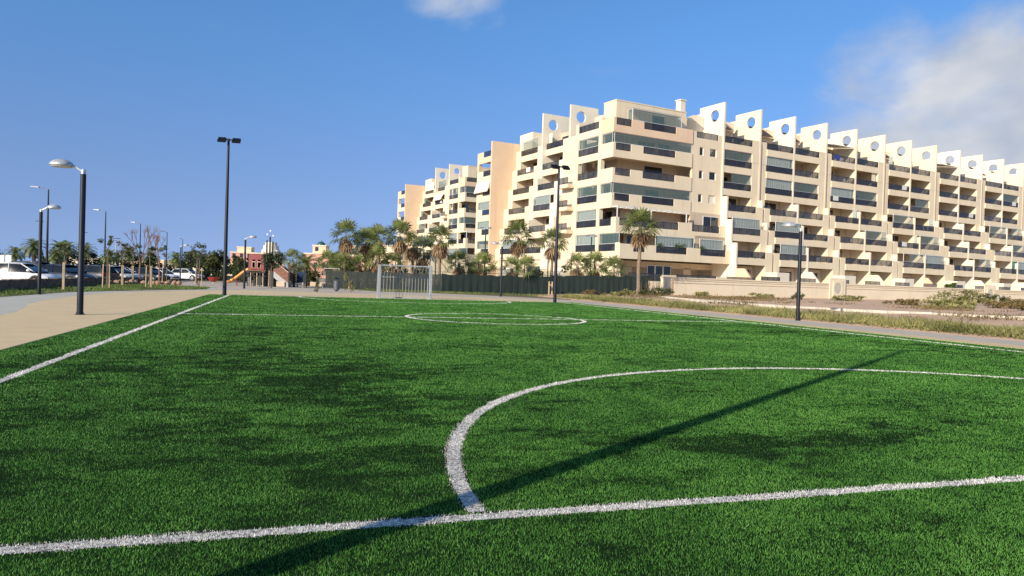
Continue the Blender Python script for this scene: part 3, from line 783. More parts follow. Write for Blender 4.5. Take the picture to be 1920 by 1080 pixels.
        if k < 6:
            back(FL, lb, 27.3, 31.7, 1.4, R - 1.02, ztop)
            if s3 == 'blind':
                mb = MB(); mb.prism([(-1.5, ztop - 0.3), (-1.45, ztop - 0.35), (-1.95, R - 0.35), (-2.0, R - 0.3)], 27.4, 31.8, 'y'); mb.build('awning', M['awning'], lb)
            elif s3 == 'curtain':
                glazing(FL, lb, 27.4, 31.3, -1.36, R + 0.01, RT[k + 1] - 1.69)
                mb = MB()
                for i in range(17): x = 27.6 + i * 0.21; mb.box(-1.28 + 0.03 * (i % 2), -1.25 + 0.03 * (i % 2), x, x + 0.21, R - 0.6, RT[k + 1] - 1.75)
                mb.build('curtain', M['curtain'], lb)
            elif s3 == 'glazed': glazing(FL, lb, 27.4, 31.3, -1.36, R + 0.01, RT[k + 1] - 1.69)
    # ground floor of the gable
    wall_with_windows(FL, B, 7.6, 31.8, -0.3, 0.2, 0.0, 4.1, [(9, 11.5, 0.9, 3.3), (14.5, 18.4, 0.9, 3.3), (21.0, 25.2, 0.9, 3.3), (28.0, 31.0, 0.9, 3.3)], M['cream'], 'ground_floor_wall')
    # solid core, an unseen mass added to block light
    core = MB(); core.box(4.95, 14, 9.5, 31.6, 0.0, 19.2); core.box(2.9, 16.8, 2.9, 9.5, 0.0, 18.9); core.build('core', M['inner_shade'], B)

BANG = math.atan2(0.48598581, 0.8739667)
M['leafA'] = leaf_mat('leaf_green', (0.03, 0.06, 0.012), (0.11, 0.17, 0.045))

bA = thing('apartment_building', 'long cream apartment building with stepped white terraces and round-holed fin walls', 'building', (10.963, 81.3, 0), BANG)
end_block(bA, 1)
bB = thing('apartment_building', 'farther cream apartment block partly hidden behind the long building and palms', 'building', (-9.3, 132.9, 0), BANG)
end_block(bB, 9)
MB().box(17, 60, 0.2, 14, 0, 19.5).build('wall', M['cream'], bB)

# ---- the long row of terraced flats
rnd = random.Random(23)
FIN0, STEP, NF = 17.03, 6.44, 13
STEPS = [(-0.95, RT[3] + 0.95), (-1.85, RT[2] + 0.95), (-2.75, RT[1] + 0.95)]
fin_cols = ['white', 'ochre', 'white', 'ochre', 'ochre', 'ochre', 'ochre', 'ochre', 'white', 'white', 'white', 'ochre', 'white']
for i in range(NF):
    u = FIN0 + STEP * i; thin = i % 2 == 0; m = M[fin_cols[i]]
    f_ = fin(bA, FR, u, -0.03, m, steps=STEPS if thin else [(-0.70, RT[3] + 0.95), (-1.60, RT[2] + 0.95), (-2.50, RT[1] + 0.95)])
    if thin:
        fl_ = (0.9, 0.2, 0.8, 0.0, 0.6, 0.9, 0.3)[i // 2]
        MB().prism([(-2.78, 0.3), (-2.78, 3.65), (-3.2 - fl_, 3.65), (-4.6 - fl_, 2.1), (-4.6 - fl_, 0.3)], u - 0.14, u + 0.14, 'x').build('flared_wall', M['peach'] if i in (0, 6) else m, bA)
    else:
        for sgn, nm in ((-1, 'pier'), (1, 'pier')):
            a0, a1 = (u - 1.36, u - 0.135) if sgn < 0 else (u + 0.135 + 0.12, u + 1.30)
            for k in range(1, 7):
                b0 = OFF[k] + (0.0 if sgn < 0 else 0.12)
                MB().box(a0, a1, b0, b0 + 3.2, RT[k] - 2.9 if k > 1 else 0.3, RT[k] + (0.0 if k < 6 else 0.05)).build(nm, M['cream'], bA)
        MB().tube((u + 0.20, 0.02, 12.2), (u + 0.20, 0.02, 20.0), 0.05, n=6).build('downpipe', M['pipe'], bA)
        MB().box(u - 1.4, u + 0.8, -4.6, -2.6, 0.3, 3.35).build('planter_wall', M['white'], bA)
    if i == NF - 1: break
    a0 = u + 0.14 if thin else u + 1.32; a1 = u + STEP - 1.38 if thin else u + STEP - 0.14
    for k in range(6, 0, -1):
        ztop = RT[k + 1] - 1.30 if k < 6 else 21.9
        r = rnd.random()
        style = 'open' if k == 6 or r < 0.60 else ('glazed' if r < 0.74 else ('half' if r < 0.86 else ('curtain' if r < 0.96 else 'blind')))
        if (i, k) in ((0, 5), (2, 4)): style = 'glazed'
        if (i, k) in ((1, 4), (0, 2), (1, 2), (1, 1)): style = 'curtain'
        gl = rnd.choice([M['smoke'], M['smoke'], M['smoke2']])
        b_ = balcony(FR, bA, a0, a1, OFF[k], RT[k], style, gl, M['cream'], ztop, depth=2.9 if k < 6 else 3.6)
    # ground floor behind the garden
    wall_with_windows(FR, bA, a0 - 0.02, a1 + 0.02, -0.9, -0.6, 0.3, 4.1, [(a0 + 1.0, a1 - 0.6, 1.6, 3.7)], M['inner_shade'], 'ground_floor_wall')
    MB().prism([(4.0, 21.9), (4.0, 22.7), (5.2, 23.5), (7.4, 23.5), (7.4, 21.9)], a0, a1, 'x').build('roof_block', M['ochre'], bA)
    # sloping tiled canopy over the roof terrace
    if thin or i % 4 == 1:
        c0, c1 = (a0, a0 + 2.7)
        MB().prism([(3.6, 23.1), (3.6, 22.95), (1.6, 21.5), (1.5, 21.6)], c0, c1, 'x').build('tiled_canopy', M['tile'], bA)
        MB().box(c1, a1, 3.3, 3.58, 21.9, 23.0).build('roof_parapet', M['ochre'], bA)
    else:
        MB().prism([(0.2, 21.75), (0.2, 21.68), (3.6, 22.2), (3.6, 22.3)], a0 + 0.3, a1 - 0.2, 'x').build('terrace_awning', M['awning'] if i % 3 else M['frame'], bA)
for i, u in enumerate((20.5, 27.2, 34.6, 40.1, 47.0, 52.8, 60.3, 66.0, 73.2)):      # aerials and dishes above the roof terraces
    h_ = 24.2 + 0.9 * ((i * 7) % 5) / 4
    ae = MB().tube((u, 6.2, 21.8), (u, 6.2, h_), 0.03, n=5); ae = ae.build('aerial', M['dark'], bA)
    for q in range(4): MB().box(u - 0.45 + 0.08 * q, u + 0.45 - 0.08 * q, 6.19, 6.21, h_ - 0.12 - 0.16 * q, h_ - 0.10 - 0.16 * q).build('aerial_rod', M['dark'], ae)
for u in (19.3, 38.4, 58.0, 70.6):
    MB().lathe([(0.02, 0.0), (0.25, 0.05), (0.42, 0.16), (0.43, 0.17), (0.25, 0.07), (0.02, 0.02)], n=14).build('satellite_dish', M['frame'], bA, smooth=True)
    d_ = bA.children[-1]; d_.location = (u, 1.2, 21.2); d_.rotation_euler = (R_(62), 0, R_(-25))
    MB().tube((u, 1.25, 19.2), (u, 1.25, 21.2), 0.03, n=6).build('dish_pole', M['dark'], bA)
MB().box(17, 95, 4.6, 14, 0.2, 19.3).build('core', M['inner_shade'], bA)  # unseen filler inside the row, added so that light is blocked
gt = MB(); gt.box(17.02, 96, -6.2, -6.0, 0.3, 2.0); gt.box(17.02, 96, -6.0, -0.9, 0.3, 1.35); gt.build('terrace', M['cream'], bA)
for i in range(12):
    u = FIN0 + STEP * i
    railing(FR, bA, u + 0.6, u + 3.8, -6.15, 2.75, rnd.choice([M['smoke2'], M['smoke2'], M['smoke']]))

# ---- perimeter wall with mouldings and round medallions
pw = thing('perimeter_wall', 'long cream perimeter wall with double moulding and round medallions before the terraces', 'wall', (10.963, 81.3, 0), BANG)
MB().box(-3.2, 110, -12.8, -12.5, 0.1, 2.05).build('wall_panel', M['ochre'], pw)
MB().box(-3.2, 110, -12.88, -12.42, 2.05, 2.17).build('coping', M['ochre'], pw)
for z in (1.62, 1.86): MB().box(-3.2, 110, -12.86, -12.802, z, z + 0.07).build('moulding', M['ochre'], pw)
for u in (22.2, 53.5, 85):
    MB().box(u - 1.35, u + 1.35, -13.0, -12.89, 0.1, 2.75).build('pilaster', M['ochre'], pw)
    mb = MB()
    mb.holed(u - 0.85, u + 0.85, 0.75, 2.45, u, 1.6, 0.62, -13.05, -13.003, 'y'); mb.build('medallion_ring', M['ochre'], pw)
    mb = MB(); mb.prism([(u + 0.61 * math.cos(t * math.pi / 14), 1.6 + 0.61 * math.sin(t * math.pi / 14)) for t in range(28)], -13.02, -13.004, 'y'); mb.build('medallion', M['grey'], pw)
# ------------------------------------------------------------------ lamps, floodlights
M['pole'] = mat('dark_blue_grey_paint', (0.012, 0.014, 0.022), 0.5, var=0.15, scale=6, spec=0.3)
M['galv'] = mat('galvanised_steel', (0.42, 0.43, 0.43), 0.45, var=0.12, scale=12, metal=0.6)
M['alu'] = mat('weathered_aluminium', (0.52, 0.53, 0.53), 0.42, var=0.15, scale=9, metal=0.35)
M['lens'] = mat('frosted_lamp_lens', (0.60, 0.60, 0.57), 0.3, var=0.05)
M['ledglass'] = mat('led_panel_glass', (0.16, 0.16, 0.12), 0.15, var=0.25, scale=40)
M['greenp'] = mat('dark_green_paint', (0.02, 0.045, 0.035), 0.5, var=0.15)

def street_lamp():
    r = thing('street_lamp', 'x', 'lamp', group='dome street lamps round the pitch')
    MB().lathe([(0.125, 0), (0.125, 0.02), (0.095, 0.025), (0.095, 0.07)], n=18).build('base_plate', M['pole'], r, smooth=True)
    MB().lathe([(0.083, 0.02), (0.081, 1.2), (0.078, 1.21), (0.072, 3.92), (0.070, 3.94)], n=20).build('pole', M['pole'], r, smooth=True)
    a = MB(); a.lathe([(0.060, 3.92), (0.060, 4.0), (0.05, 4.06), (0.03, 4.08)], n=14)
    a.path([(0, 0, 4.0), (0.10, 0, 4.06), (0.22, 0, 4.13), (0.34, 0, 4.18)], [0.035, 0.032, 0.03, 0.028], 8)
    a.build('arm', M['alu'], r, smooth=True)
    h = MB(); prof = [(0.30, 0.0), (0.305, 0.02), (0.285, 0.07), (0.23, 0.125), (0.15, 0.165), (0.06, 0.185), (0.01, 0.188)]
    h.lathe(prof, (0.57, 0, 4.14), n=26)
    hd = h.build('lamp_head', M['alu'], r, smooth=True)
    MB().lathe([(0.26, -0.03), (0.275, -0.005), (0.28, -0.001)], (0.57, 0, 4.14), n=22).build('lens', M['lens'], hd, smooth=True)
    return r
sl = street_lamp()
lamps = [((-12.1, 20.1), 188, 1.0, 'nearest dome lamp on the beige paving at left, head turned left'),
         ((-21.9, 33.2), 8, 0.97, 'dome lamp at the edge of the lawn before the white car, head turned right'),
         ((-21.6, 57.8), 10, 1.0, 'dome lamp standing in front of the playground slide'),
         ((12.4, 31.0), 190, 0.98, 'dome lamp on the right, in weeds before the perimeter wall'),
         ((-0.9, 58.3), 186, 1.03, 'dome lamp between the young palms before the green fence'),
         ((-38.0, 82.0), 20, 1.0, 'dome lamp behind the staked trees beside the parked cars'),
         ((-30.0, 93.0), 200, 1.0, 'dome lamp far behind the playground, left of it'),
         ((-19.0, 81.0), 20, 1.0, 'dome lamp among the palms left of the goal'),
         ((-16.2, 83.0), 10, 0.95, 'small dome lamp half hidden among palms behind the goal')]
for i, ((x, y), a, s, lab) in enumerate(lamps):
    if i == 0:
        sl.location = (x, y, 0); sl.rotation_euler.z = R_(a); sl['label'] = lab
    else: copy_tree(sl, (x, y, 0), R_(a), lab, s)
    
def floodlight():
    r = thing('floodlight_mast', 'x', 'floodlight', group='floodlight masts at the corners of the pitch')
    MB().lathe([(0.20, 0), (0.20, 0.025), (0.11, 0.03), (0.11, 0.12)], n=18).build('base_plate', M['pole'], r, smooth=True)
    MB().lathe([(0.105, 0.02), (0.10, 2.5), (0.098, 2.51), (0.085, 5.5), (0.083, 5.51), (0.062, 8.7), (0.055, 8.72)], n=20).build('mast', M['pole'], r, smooth=True)
    MB().box(-0.42, 0.48, -0.035, 0.035, 8.62, 8.69).build('crossarm', M['pole'], r)
    for x in (-0.33, 0.42):
        b = MB(); c = math.cos(R_(32)); s = math.sin(R_(32))
        def tr(px, py, pz): return (x + px, py * c - pz * s - 0.10, py * s + pz * c + 8.60)
        vs = [tr(px, py, pz) for pz in (-0.05, 0.05) for (px, py) in ((-0.22, -0.20), (0.22, -0.20), (0.22, 0.20), (-0.22, 0.20))]
        b.add(vs, [(0, 3, 2, 1), (4, 5, 6, 7), (0, 1, 5, 4), (1, 2, 6, 5), (2, 3, 7, 6), (3, 0, 4, 7)])
        for q in range(5): 
            t = -0.16 + q * 0.08; vs = [tr(px, t + d, pz) for pz in (0.052, 0.10) for (px, d) in ((-0.2, -0.012), (0.2, -0.012), (0.2, 0.012), (-0.2, 0.012))]
            b.add(vs, [(0, 3, 2, 1), (4, 5, 6, 7), (0, 1, 5, 4), (1, 2, 6, 5), (2, 3, 7, 6), (3, 0, 4, 7)])
        hd = b.build('floodlight_head', M['pole'], r)
        g = MB(); vs = [tr(px, py, -0.053) for (px, py) in ((-0.18, -0.16), (0.18, -0.16), (0.18, 0.16), (-0.18, 0.16))]; g.add(vs, [(0, 1, 2, 3)]); g.build('led_panel', M['ledglass'], hd)
    return r
fm = floodlight()
fm.location = (-16.0, 39.9, 0); fm.rotation_euler.z = R_(14); fm['label'] = 'tall dark floodlight mast at the far left corner of the turf'
copy_tree(fm, (2.75, 45.6, 0), R_(20), 'tall dark floodlight mast at the far right corner, in front of the building')
copy_tree(fm, (-3.36, 0.24, 0), R_(190), 'near floodlight mast casting the long shadow across the turf')

def road_lamp():
    r = thing('road_lamp', 'x', 'lamp', group='tall road lamps over the car park')
    MB().lathe([(0.14, 0), (0.12, 0.3), (0.10, 4), (0.06, 8.9), (0.05, 9.0)], n=12).build('mast', M['pole'], r, smooth=True)
    MB().path([(0, 0, 8.9), (-0.3, 0, 9.05), (-0.9, 0, 9.15)], [0.04, 0.035, 0.03], 6).build('arm', M['galv'], r)
    MB().prism([(-0.85, 9.10), (-1.65, 9.17), (-1.62, 9.24), (-0.9, 9.22)], -0.16, 0.16, 'y').build('lamp_head', M['galv'], r)
    return r
rl = road_lamp()
for i, (x, y, a, lab) in enumerate([(-46.8, 72, 10, 'tallest road lamp over the car park, behind the second dome lamp'), (-55.8, 98, 0, 'road lamp right of the nearest dome lamp, arm to the left'),
        (-63.5, 122, 0, 'third road lamp from the left, above the bare tree'), (-71.5, 148, 60, 'fourth road lamp from the left, behind the white hatchback'), (-83, 180, 80, 'fifth and farthest slim road lamp, left of the floodlight mast')]):
    if i == 0: rl.location = (x, y, 0); rl.rotation_euler.z = R_(a); rl['label'] = lab
    else: copy_tree(rl, (x, y, 0), R_(a), lab)
def pale_lamp(x, y, hgt, lab):
    r = thing('mast_lamp', lab, 'lamp', (x, y, 0), group='pale mast lamps far left')
    MB().lathe([(0.11, 0), (0.07, hgt)], n=10).build('mast', M['galv'], r)
    MB().box(-0.7, 0.7, -0.12, 0.12, hgt, hgt + 0.10).build('lamp_head', M['pole'], r)
pale_lamp(-86, 130, 9.3, 'pale slim mast lamp behind the second dome lamp'); pale_lamp(-78, 130, 7.5, 'pale slim mast lamp just right of the nearest dome lamp'); pale_lamp(-72, 130, 6.6, 'pale slim mast lamp behind the staked trees')
def court_lamp(x, y, hgt, lab):
    r = thing('court_floodlight', lab, 'floodlight', (x, y, 0), group='twin court floodlights behind the fence')
    MB().lathe([(0.09, 0), (0.06, hgt)], n=10).build('mast', M['greenp'], r)
    MB().box(-0.5, 0.5, -0.04, 0.04, hgt, hgt + 0.06).build('crossarm', M['galv'], r)
    for q in (-0.42, 0.42): MB().prism([(-0.16, 0.05), (0.14, -0.02), (0.16, 0.04), (-0.12, 0.14)], q - 0.2, q + 0.2, 'x').build('floodlight_head', M['galv'], r).location = (0, 0, hgt + 0.05)
court_lamp(-2.95, 75.5, 6.7, 'twin court floodlight rising left of the tall middle palm'); court_lamp(8.2, 75.5, 6.2, 'twin court floodlight before the corner of the building')

# ------------------------------------------------------------------ goal
M['goalp'] = mat('worn_silver_goal_paint', (0.36, 0.38, 0.39), 0.55, scale=14, col2=(0.25, 0.26, 0.27))
g0 = pitch(40.15, 10.0)
goal = thing('goal', 'small silver steel goal with upright bars at the far end of the pitch', 'goal', (g0[0], g0[1], 0.0), math.atan2(PC[1], PC[0]))
for s in (-1, 1):
    MB().box(s * 1.58 - 0.08, s * 1.58 + 0.08, -0.10, 0.10, 0, 2.06).build('post', M['goalp'], goal, bevel=0.01)
    MB().box(s * 1.58 - 0.035, s * 1.58 + 0.035, 0.102, 0.98, 0.01, 0.08).build('ground_bar', M['goalp'], goal)
    MB().path([(s * 1.58, 0.10, 2.0), (s * 1.58, 0.55, 1.85), (s * 1.58, 0.9, 1.35), (s * 1.58, 0.98, 0.06)], [0.028] * 4, 8).build('side_tube', M['goalp'], goal, smooth=True)
    MB().box(s * 1.58 - 0.22, s * 1.58 + 0.22, -0.16, 0.16, 0.0, 0.012).build('foot_plate', M['galv'], goal)
MB().box(-1.52, 1.52, -0.06, 0.06, 1.98, 2.06).build('crossbar', M['goalp'], goal, bevel=0.01)
MB().box(-1.54, 1.54, 0.95, 1.01, 0.01, 0.07).build('rear_ground_bar', M['goalp'], goal)
MB().box(-1.54, 1.54, 0.93, 0.97, 1.30, 1.35).build('rear_rail', M['goalp'], goal)
bar = MB().path([(0, 0.02, 2.0), (0, 0.5, 1.86), (0, 0.92, 1.33), (0, 0.98, 0.06)], [0.016] * 4, 6).build('bar', M['goalp'], goal)
for i in range(15):
    b = bar if i == 0 else link_copy(bar, goal)
    b.location = (-1.38 + i * 2.76 / 14, 0, 0)

# ------------------------------------------------------------------ bin, blocks, signs, bowl
bn = thing('litter_bin', 'dark grey cylindrical litter bin standing left of the goal', 'bin', (-14.4, 58.8, 0))
MB().lathe([(0.20, 0.08), (0.235, 0.10), (0.24, 0.80), (0.25, 0.81), (0.25, 0.86), (0.21, 0.86)], n=22).build('drum', mat('grey_bin_steel', (0.12, 0.13, 0.14), 0.45, var=0.12, metal=0.3), bn, smooth=True)
MB().lathe([(0.25, 1.0), (0.25, 1.03), (0.14, 1.11), (0.02, 1.13)], n=22).build('hood', M['pole'], bn, smooth=True)
for t in range(3): MB().tube((0.22 * math.cos(t * 2.09), 0.22 * math.sin(t * 2.09), 0.86), (0.22 * math.cos(t * 2.09), 0.22 * math.sin(t * 2.09), 1.0), 0.015, n=6).build('hood_strut', M['pole'], bn)
MB().lathe([(0.12, 0), (0.12, 0.08)], n=14).build('foot', M['pole'], bn)
M['block'] = mat('pinkish_cast_stone', (0.55, 0.42, 0.31), 0.9, scale=3, var=0.12, bump=0.2)
for i, (x, y, w, a, lab) in enumerate([(-19.3, 75.5, 1.4, 5, 'low pinkish stone bench block left of the litter bin'), (-15.6, 70.5, 1.0, 15, 'low pinkish stone block right of the litter bin'), (-21.0, 79, 2.4, 0, 'long pale stone bench block behind the litter bin'), (-27.5, 84, 2.0, -8, 'stone block bench behind the slide')]):
    o = MB().box(-w / 2, w / 2, -0.3, 0.3, 0, 0.46).build('bench_block', M['block'], bevel=0.03)
    o.location = (x, y, 0); o.rotation_euler.z = R_(a); tag(o, lab, 'bench', 'stone bench blocks')
M['red'] = mat('red_plastic', (0.42, 0.045, 0.03), 0.4, var=0.15)
bw = thing('spinning_bowl', 'red play bowl on the sand left of the slide', 'play bowl', (-32.3, 77.5, 0))
MB().lathe([(0.20, 0.18), (0.42, 0.30), (0.58, 0.62), (0.60, 0.66), (0.52, 0.66), (0.38, 0.36), (0.05, 0.27)], n=20).build('bowl', M['red'], bw, smooth=True)
MB().lathe([(0.10, 0), (0.08, 0.2)], n=10).build('stem', M['galv'], bw)
sg = thing('notice_board', 'pair of white boards on posts behind the white car', 'sign', (-49.6, 70, 0), R_(5))
for q in (-0.33, 0.33):
    MB().box(q - 0.28, q + 0.28, -0.03, 0.0, 1.35, 2.25).build('board', M['frame'], sg)
    MB().tube((q, 0.03, 0), (q, 0.03, 2.1), 0.03, n=8).build('post', M['galv'], sg)

# ------------------------------------------------------------------ low stone wall on the left
M['stone'] = mat('dark_rubble_stone', (0.19, 0.145, 0.105), 0.95, scale=2.6, col2=(0.095, 0.072, 0.054), bump=0.9, bscale=7, detail=9)
M['rstone'] = mat('reddish_rubble_stone', (0.40, 0.25, 0.16), 0.95, scale=3, col2=(0.24, 0.15, 0.10), bump=0.8, bscale=6)
sw = thing('stone_wall', 'low dark rubble wall between lawn and parked cars', 'wall')
wpts = [(-20.5, 18), (-24.0, 30), (-25.9, 36.3), (-29.6, 48.0), (-32.6, 57.5), (-33.6, 63)]
for a, b in along(wpts, 1.5):
    L = (b - a).length + 0.02; n = 6; mb = MB(); q = random.random
    for row in range(3):                                                   # three rough courses of rubble
        x0 = -L / 2; z0, z1 = (-0.1, 0.19, 0.37)[row], (0.19, 0.37, 0.53)[row]
        while x0 < L / 2 - 0.02:
            x1 = min(L / 2, x0 + random.uniform(0.18, 0.42)); j = 0.035 * q(); mb.box(x0 + 0.004, x1 - 0.004, -0.16 - j, 0.16 + j, z0 + 0.003, z1 - 0.003 + (0.05 * q() if row == 2 else 0)); x0 = x1
    o = mb.build('wall_section', M['stone'], sw); mid = (a + b) / 2; o.location = (mid.x, mid.y, 0); o.rotation_euler.z = math.atan2(b.y - a.y, b.x - a.x)
rw = thing('rubble_border', 'reddish rough stone border behind the staked saplings', 'border')
for i in range(26):
    a = i / 25; x = -31.5 + a * 2.6 + random.uniform(-.3, .3); y = 55.5 + a * 7 + random.uniform(-.4, .4); s = random.uniform(0.28, 0.6)
    V = np.array([[1, 0, 0], [-1, 0, 0], [0, 1, 0], [0, -1, 0], [0, 0, 1], [0, 0, -1.]]) * [s * random.uniform(.7, 1.2), s * random.uniform(.6, 1.1), s * random.uniform(.6, 1.1)]
    mb = MB().add(V, [(0, 2, 4), (2, 1, 4), (1, 3, 4), (3, 0, 4), (2, 0, 5), (1, 2, 5), (3, 1, 5), (0, 3, 5)])
    o = mb.build('stone', M['rstone'], rw); o.location = (x, y, 0.2); o.rotation_euler = (0, 0, random.random() * 6); sd = o.modifiers.new('s', 'SUBSURF'); sd.levels = sd.render_levels = 1

# ------------------------------------------------------------------ green cloth fence and the court behind
M['cloth'] = mat('dark_green_shade_cloth', (0.005, 0.012, 0.011), 0.9, scale=1.2, col2=(0.011, 0.022, 0.020), stretch=(5, 5, 0.5), bump=0.3, bscale=6)
M['cloth2'] = mat('faded_grey_green_cloth', (0.040, 0.046, 0.040), 0.9, scale=1.5, col2=(0.014, 0.026, 0.025), stretch=(5, 5, 0.5), bump=0.3, bscale=6, alpha=0.72)
M['reed'] = mat('weathered_reed', (0.10, 0.085, 0.06), 0.9, scale=5, var=0.3)
fe = thing('cloth_fence', 'long fence of dark green shade cloth before the palms and building', 'fence')
fpts = [(-18.5, 71.0), (-6.5, 66.6), (4.0, 67.0), (12.6, 66.4)]
segs = along(fpts, 2.4); post = None
def fz(p):
    rel = np.array([p.x, p.y]) - PN; return float(bank_z(rel @ PC))
for i, (a, b) in enumerate(segs):
    L = (b - a).length; mb = MB(); n = 14; hgt = 1.72
    top = []
    for k in range(n + 1):
        x = -L / 2 + L * k / n; y = 0.05 * math.sin(k * 1.9 + i) + 0.04 * math.sin(k * 0.7 + i * 2); dz = 0.05 * math.sin(k * 0.45 + i * 1.7) + random.uniform(-0.02, 0.02)
        mb.v += [(x, y, 0.03), (x, y * 0.5, hgt * 0.5), (x, y * 0.3 + 0.02, hgt + dz)]
    for k in range(n):
        for q in range(2): mb.f.append((3 * k + q, 3 * k + 3 + q, 3 * k + 4 + q, 3 * k + 1 + q))
    o = mb.build('shade_cloth', M['cloth2'] if i < 5 else M['cloth'], fe); mid = (a + b) / 2; o.location = (mid.x, mid.y, (fz(a) + fz(b)) / 2); o.rotation_euler.z = math.atan2(b.y - a.y, b.x - a.x)
    sm = o.modifiers.new('thickness', 'SOLIDIFY'); sm.thickness = 0.012
    if post is None: post = MB().tube((0, 0.10, 0), (0, 0.10, 1.85), 0.03, n=8).build('fence_post', M['greenp'], fe); p_ = post
    else: p_ = link_copy(post, fe)
    p_.location = (a.x, a.y, fz(a))
rf = thing('reed_fence', 'ragged remains of a brushwood fence against the cream wall', 'fence')
for i in range(85):
    t = random.random(); x = 11.9 + t * 3.0; y = 66.3 + t * 0.6 + random.uniform(-.05, .05); h_ = random.uniform(0.7, 1.65)
    if random.random() < 0.5 * t: h_ *= 0.6
    MB().path([(0, 0, 0), (random.uniform(-.06, .06), random.uniform(-.03, .03), h_ * 0.5), (random.uniform(-.14, .14), random.uniform(-.05, .05), h_)], [0.022, 0.020, 0.010], 4).build('reed', M['reed'], rf).location = (x, y, 0.36)
MB().box(14.95, 15.07, 66.85, 66.97, 0.3, 2.1).build('end_post', M['pipe'], rf)
M['mesh'] = mat('green_wire_mesh', (0.02, 0.05, 0.04), 0.7, var=0.2, alpha=0.30)
cf = thing('court_fence', 'tall dark green steel court fence with diagonal stays behind the goal', 'fence')
cp = [(-12.5, 78), (-6.0, 75.0), (8.5, 74.6)]
cs = along(cp, 2.3); post = None
for i, (a, b) in enumerate(cs + [(Vector(cp[-1]), Vector(cp[-1]))]):
    if post is None: post = MB().tube((0, 0, 0), (0, 0, 4.0), 0.055, n=8).build('fence_post', M['greenp'], cf); p_ = post
    else: p_ = link_copy(post, cf)
    p_.location = (a.x, a.y, 0)
    if (b - a).length > 0.1:
        mb = MB(); d = (b - a).normalized(); nn = Vector((-d.y, d.x)) * 0.006; zt = 3.9 if i < 4 else 2.4
        mb.prism([(a.x + nn.x, a.y + nn.y), (b.x + nn.x, b.y + nn.y), (b.x - nn.x, b.y - nn.y), (a.x - nn.x, a.y - nn.y)], 0.12, zt); mb.build('mesh_panel', M['mesh'], cf)
        for z in (0.1, 2.0, 3.95) if i < 4 else (0.1, 2.0, 2.45): MB().tube((a.x, a.y, z), (b.x, b.y, z), 0.022, n=6).build('fence_rail', M['greenp'], cf)
for i in (2, 5, 8):
    a = cs[min(i, len(cs) - 1)][0]
    for sg_ in (-1, 1): MB().tube((a.x, a.y - 0.05, 3.8), (a.x + sg_ * 1.5, a.y - 0.05, 1.9), 0.03, n=6).build('stay', M['greenp'], cf)
# ------------------------------------------------------------------ vegetation
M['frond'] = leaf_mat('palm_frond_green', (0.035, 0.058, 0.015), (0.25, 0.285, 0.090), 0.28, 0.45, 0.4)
M['frondb'] = leaf_mat('bluish_palm_frond', (0.05, 0.075, 0.05), (0.17, 0.21, 0.14), 0.2, 0.5, 0.35)
M['dead'] = leaf_mat('dry_palm_frond', (0.14, 0.085, 0.045), (0.42, 0.29, 0.17), 0.12, 0.9, 0.1)
M['trunk'] = mat('grey_brown_palm_trunk', (0.30, 0.225, 0.16), 0.95, scale=5, col2=(0.15, 0.11, 0.08), bump=0.9, bscale=14, stretch=(1, 1, 3.5))
M['bark'] = mat('tree_bark', (0.20, 0.15, 0.105), 0.95, scale=7, col2=(0.11, 0.085, 0.06), bump=0.7, bscale=20)
M['stake'] = mat('pale_wooden_stake', (0.52, 0.39, 0.24), 0.85, scale=5, var=0.15, stretch=(6, 6, 0.6))
M['leafB'] = leaf_mat('dull_olive_leaf', (0.035, 0.045, 0.012), (0.14, 0.145, 0.050), 0.25)
M['leafC'] = leaf_mat('dark_evergreen_leaf', (0.014, 0.026, 0.010), (0.060, 0.085, 0.028), 0.15)
M['leafD'] = leaf_mat('weed_leaf', (0.10, 0.11, 0.035), (0.42, 0.38, 0.15), 0.25, 0.8, 0.15)
M['leafE'] = leaf_mat('dry_scrub_leaf', (0.10, 0.075, 0.032), (0.30, 0.22, 0.10), 0.2, 0.85, 0.1)

def rotm(az, el):
    """frame whose x axis points at azimuth az, elevation el"""
    return Matrix.Rotation(az, 3, 'Z') @ Matrix.Rotation(-el, 3, 'Y')
def fan_leaf(az, el, lp, lf, rng, n=15, droop=0.5):
    out = []; m = rotm(az, el) @ Matrix.Rotation(rng.uniform(-0.5, 0.5), 3, 'X')
    c = Vector((lp, 0, 0)); w = 0.012
    out.append([m @ Vector((0, -w, 0)), m @ Vector((0, w, 0)), m @ c])
    for i in range(n):
        t = (i / (n - 1) - 0.5) * 2; a = t * R_(112); l = lf * (1 - 0.28 * abs(t) ** 2) * rng.uniform(0.88, 1.08)
        d = Vector((math.cos(a), math.sin(a), 0.20 * (1 if i % 2 else -1) * 0.25)); s = Vector((-math.sin(a), math.cos(a), 0)) * (lf * 0.062)
        mid = c + d * l * 0.55; tip = c + d * l; base = m @ c
        mid_w = m @ mid; tip_w = m @ tip; tip_w.z -= droop * lf * (0.35 + 0.35 * rng.random()); sw_ = m @ s
        out.append([base, mid_w - sw_, mid_w + sw_]); out.append([mid_w - sw_, tip_w, mid_w + sw_])
    return out
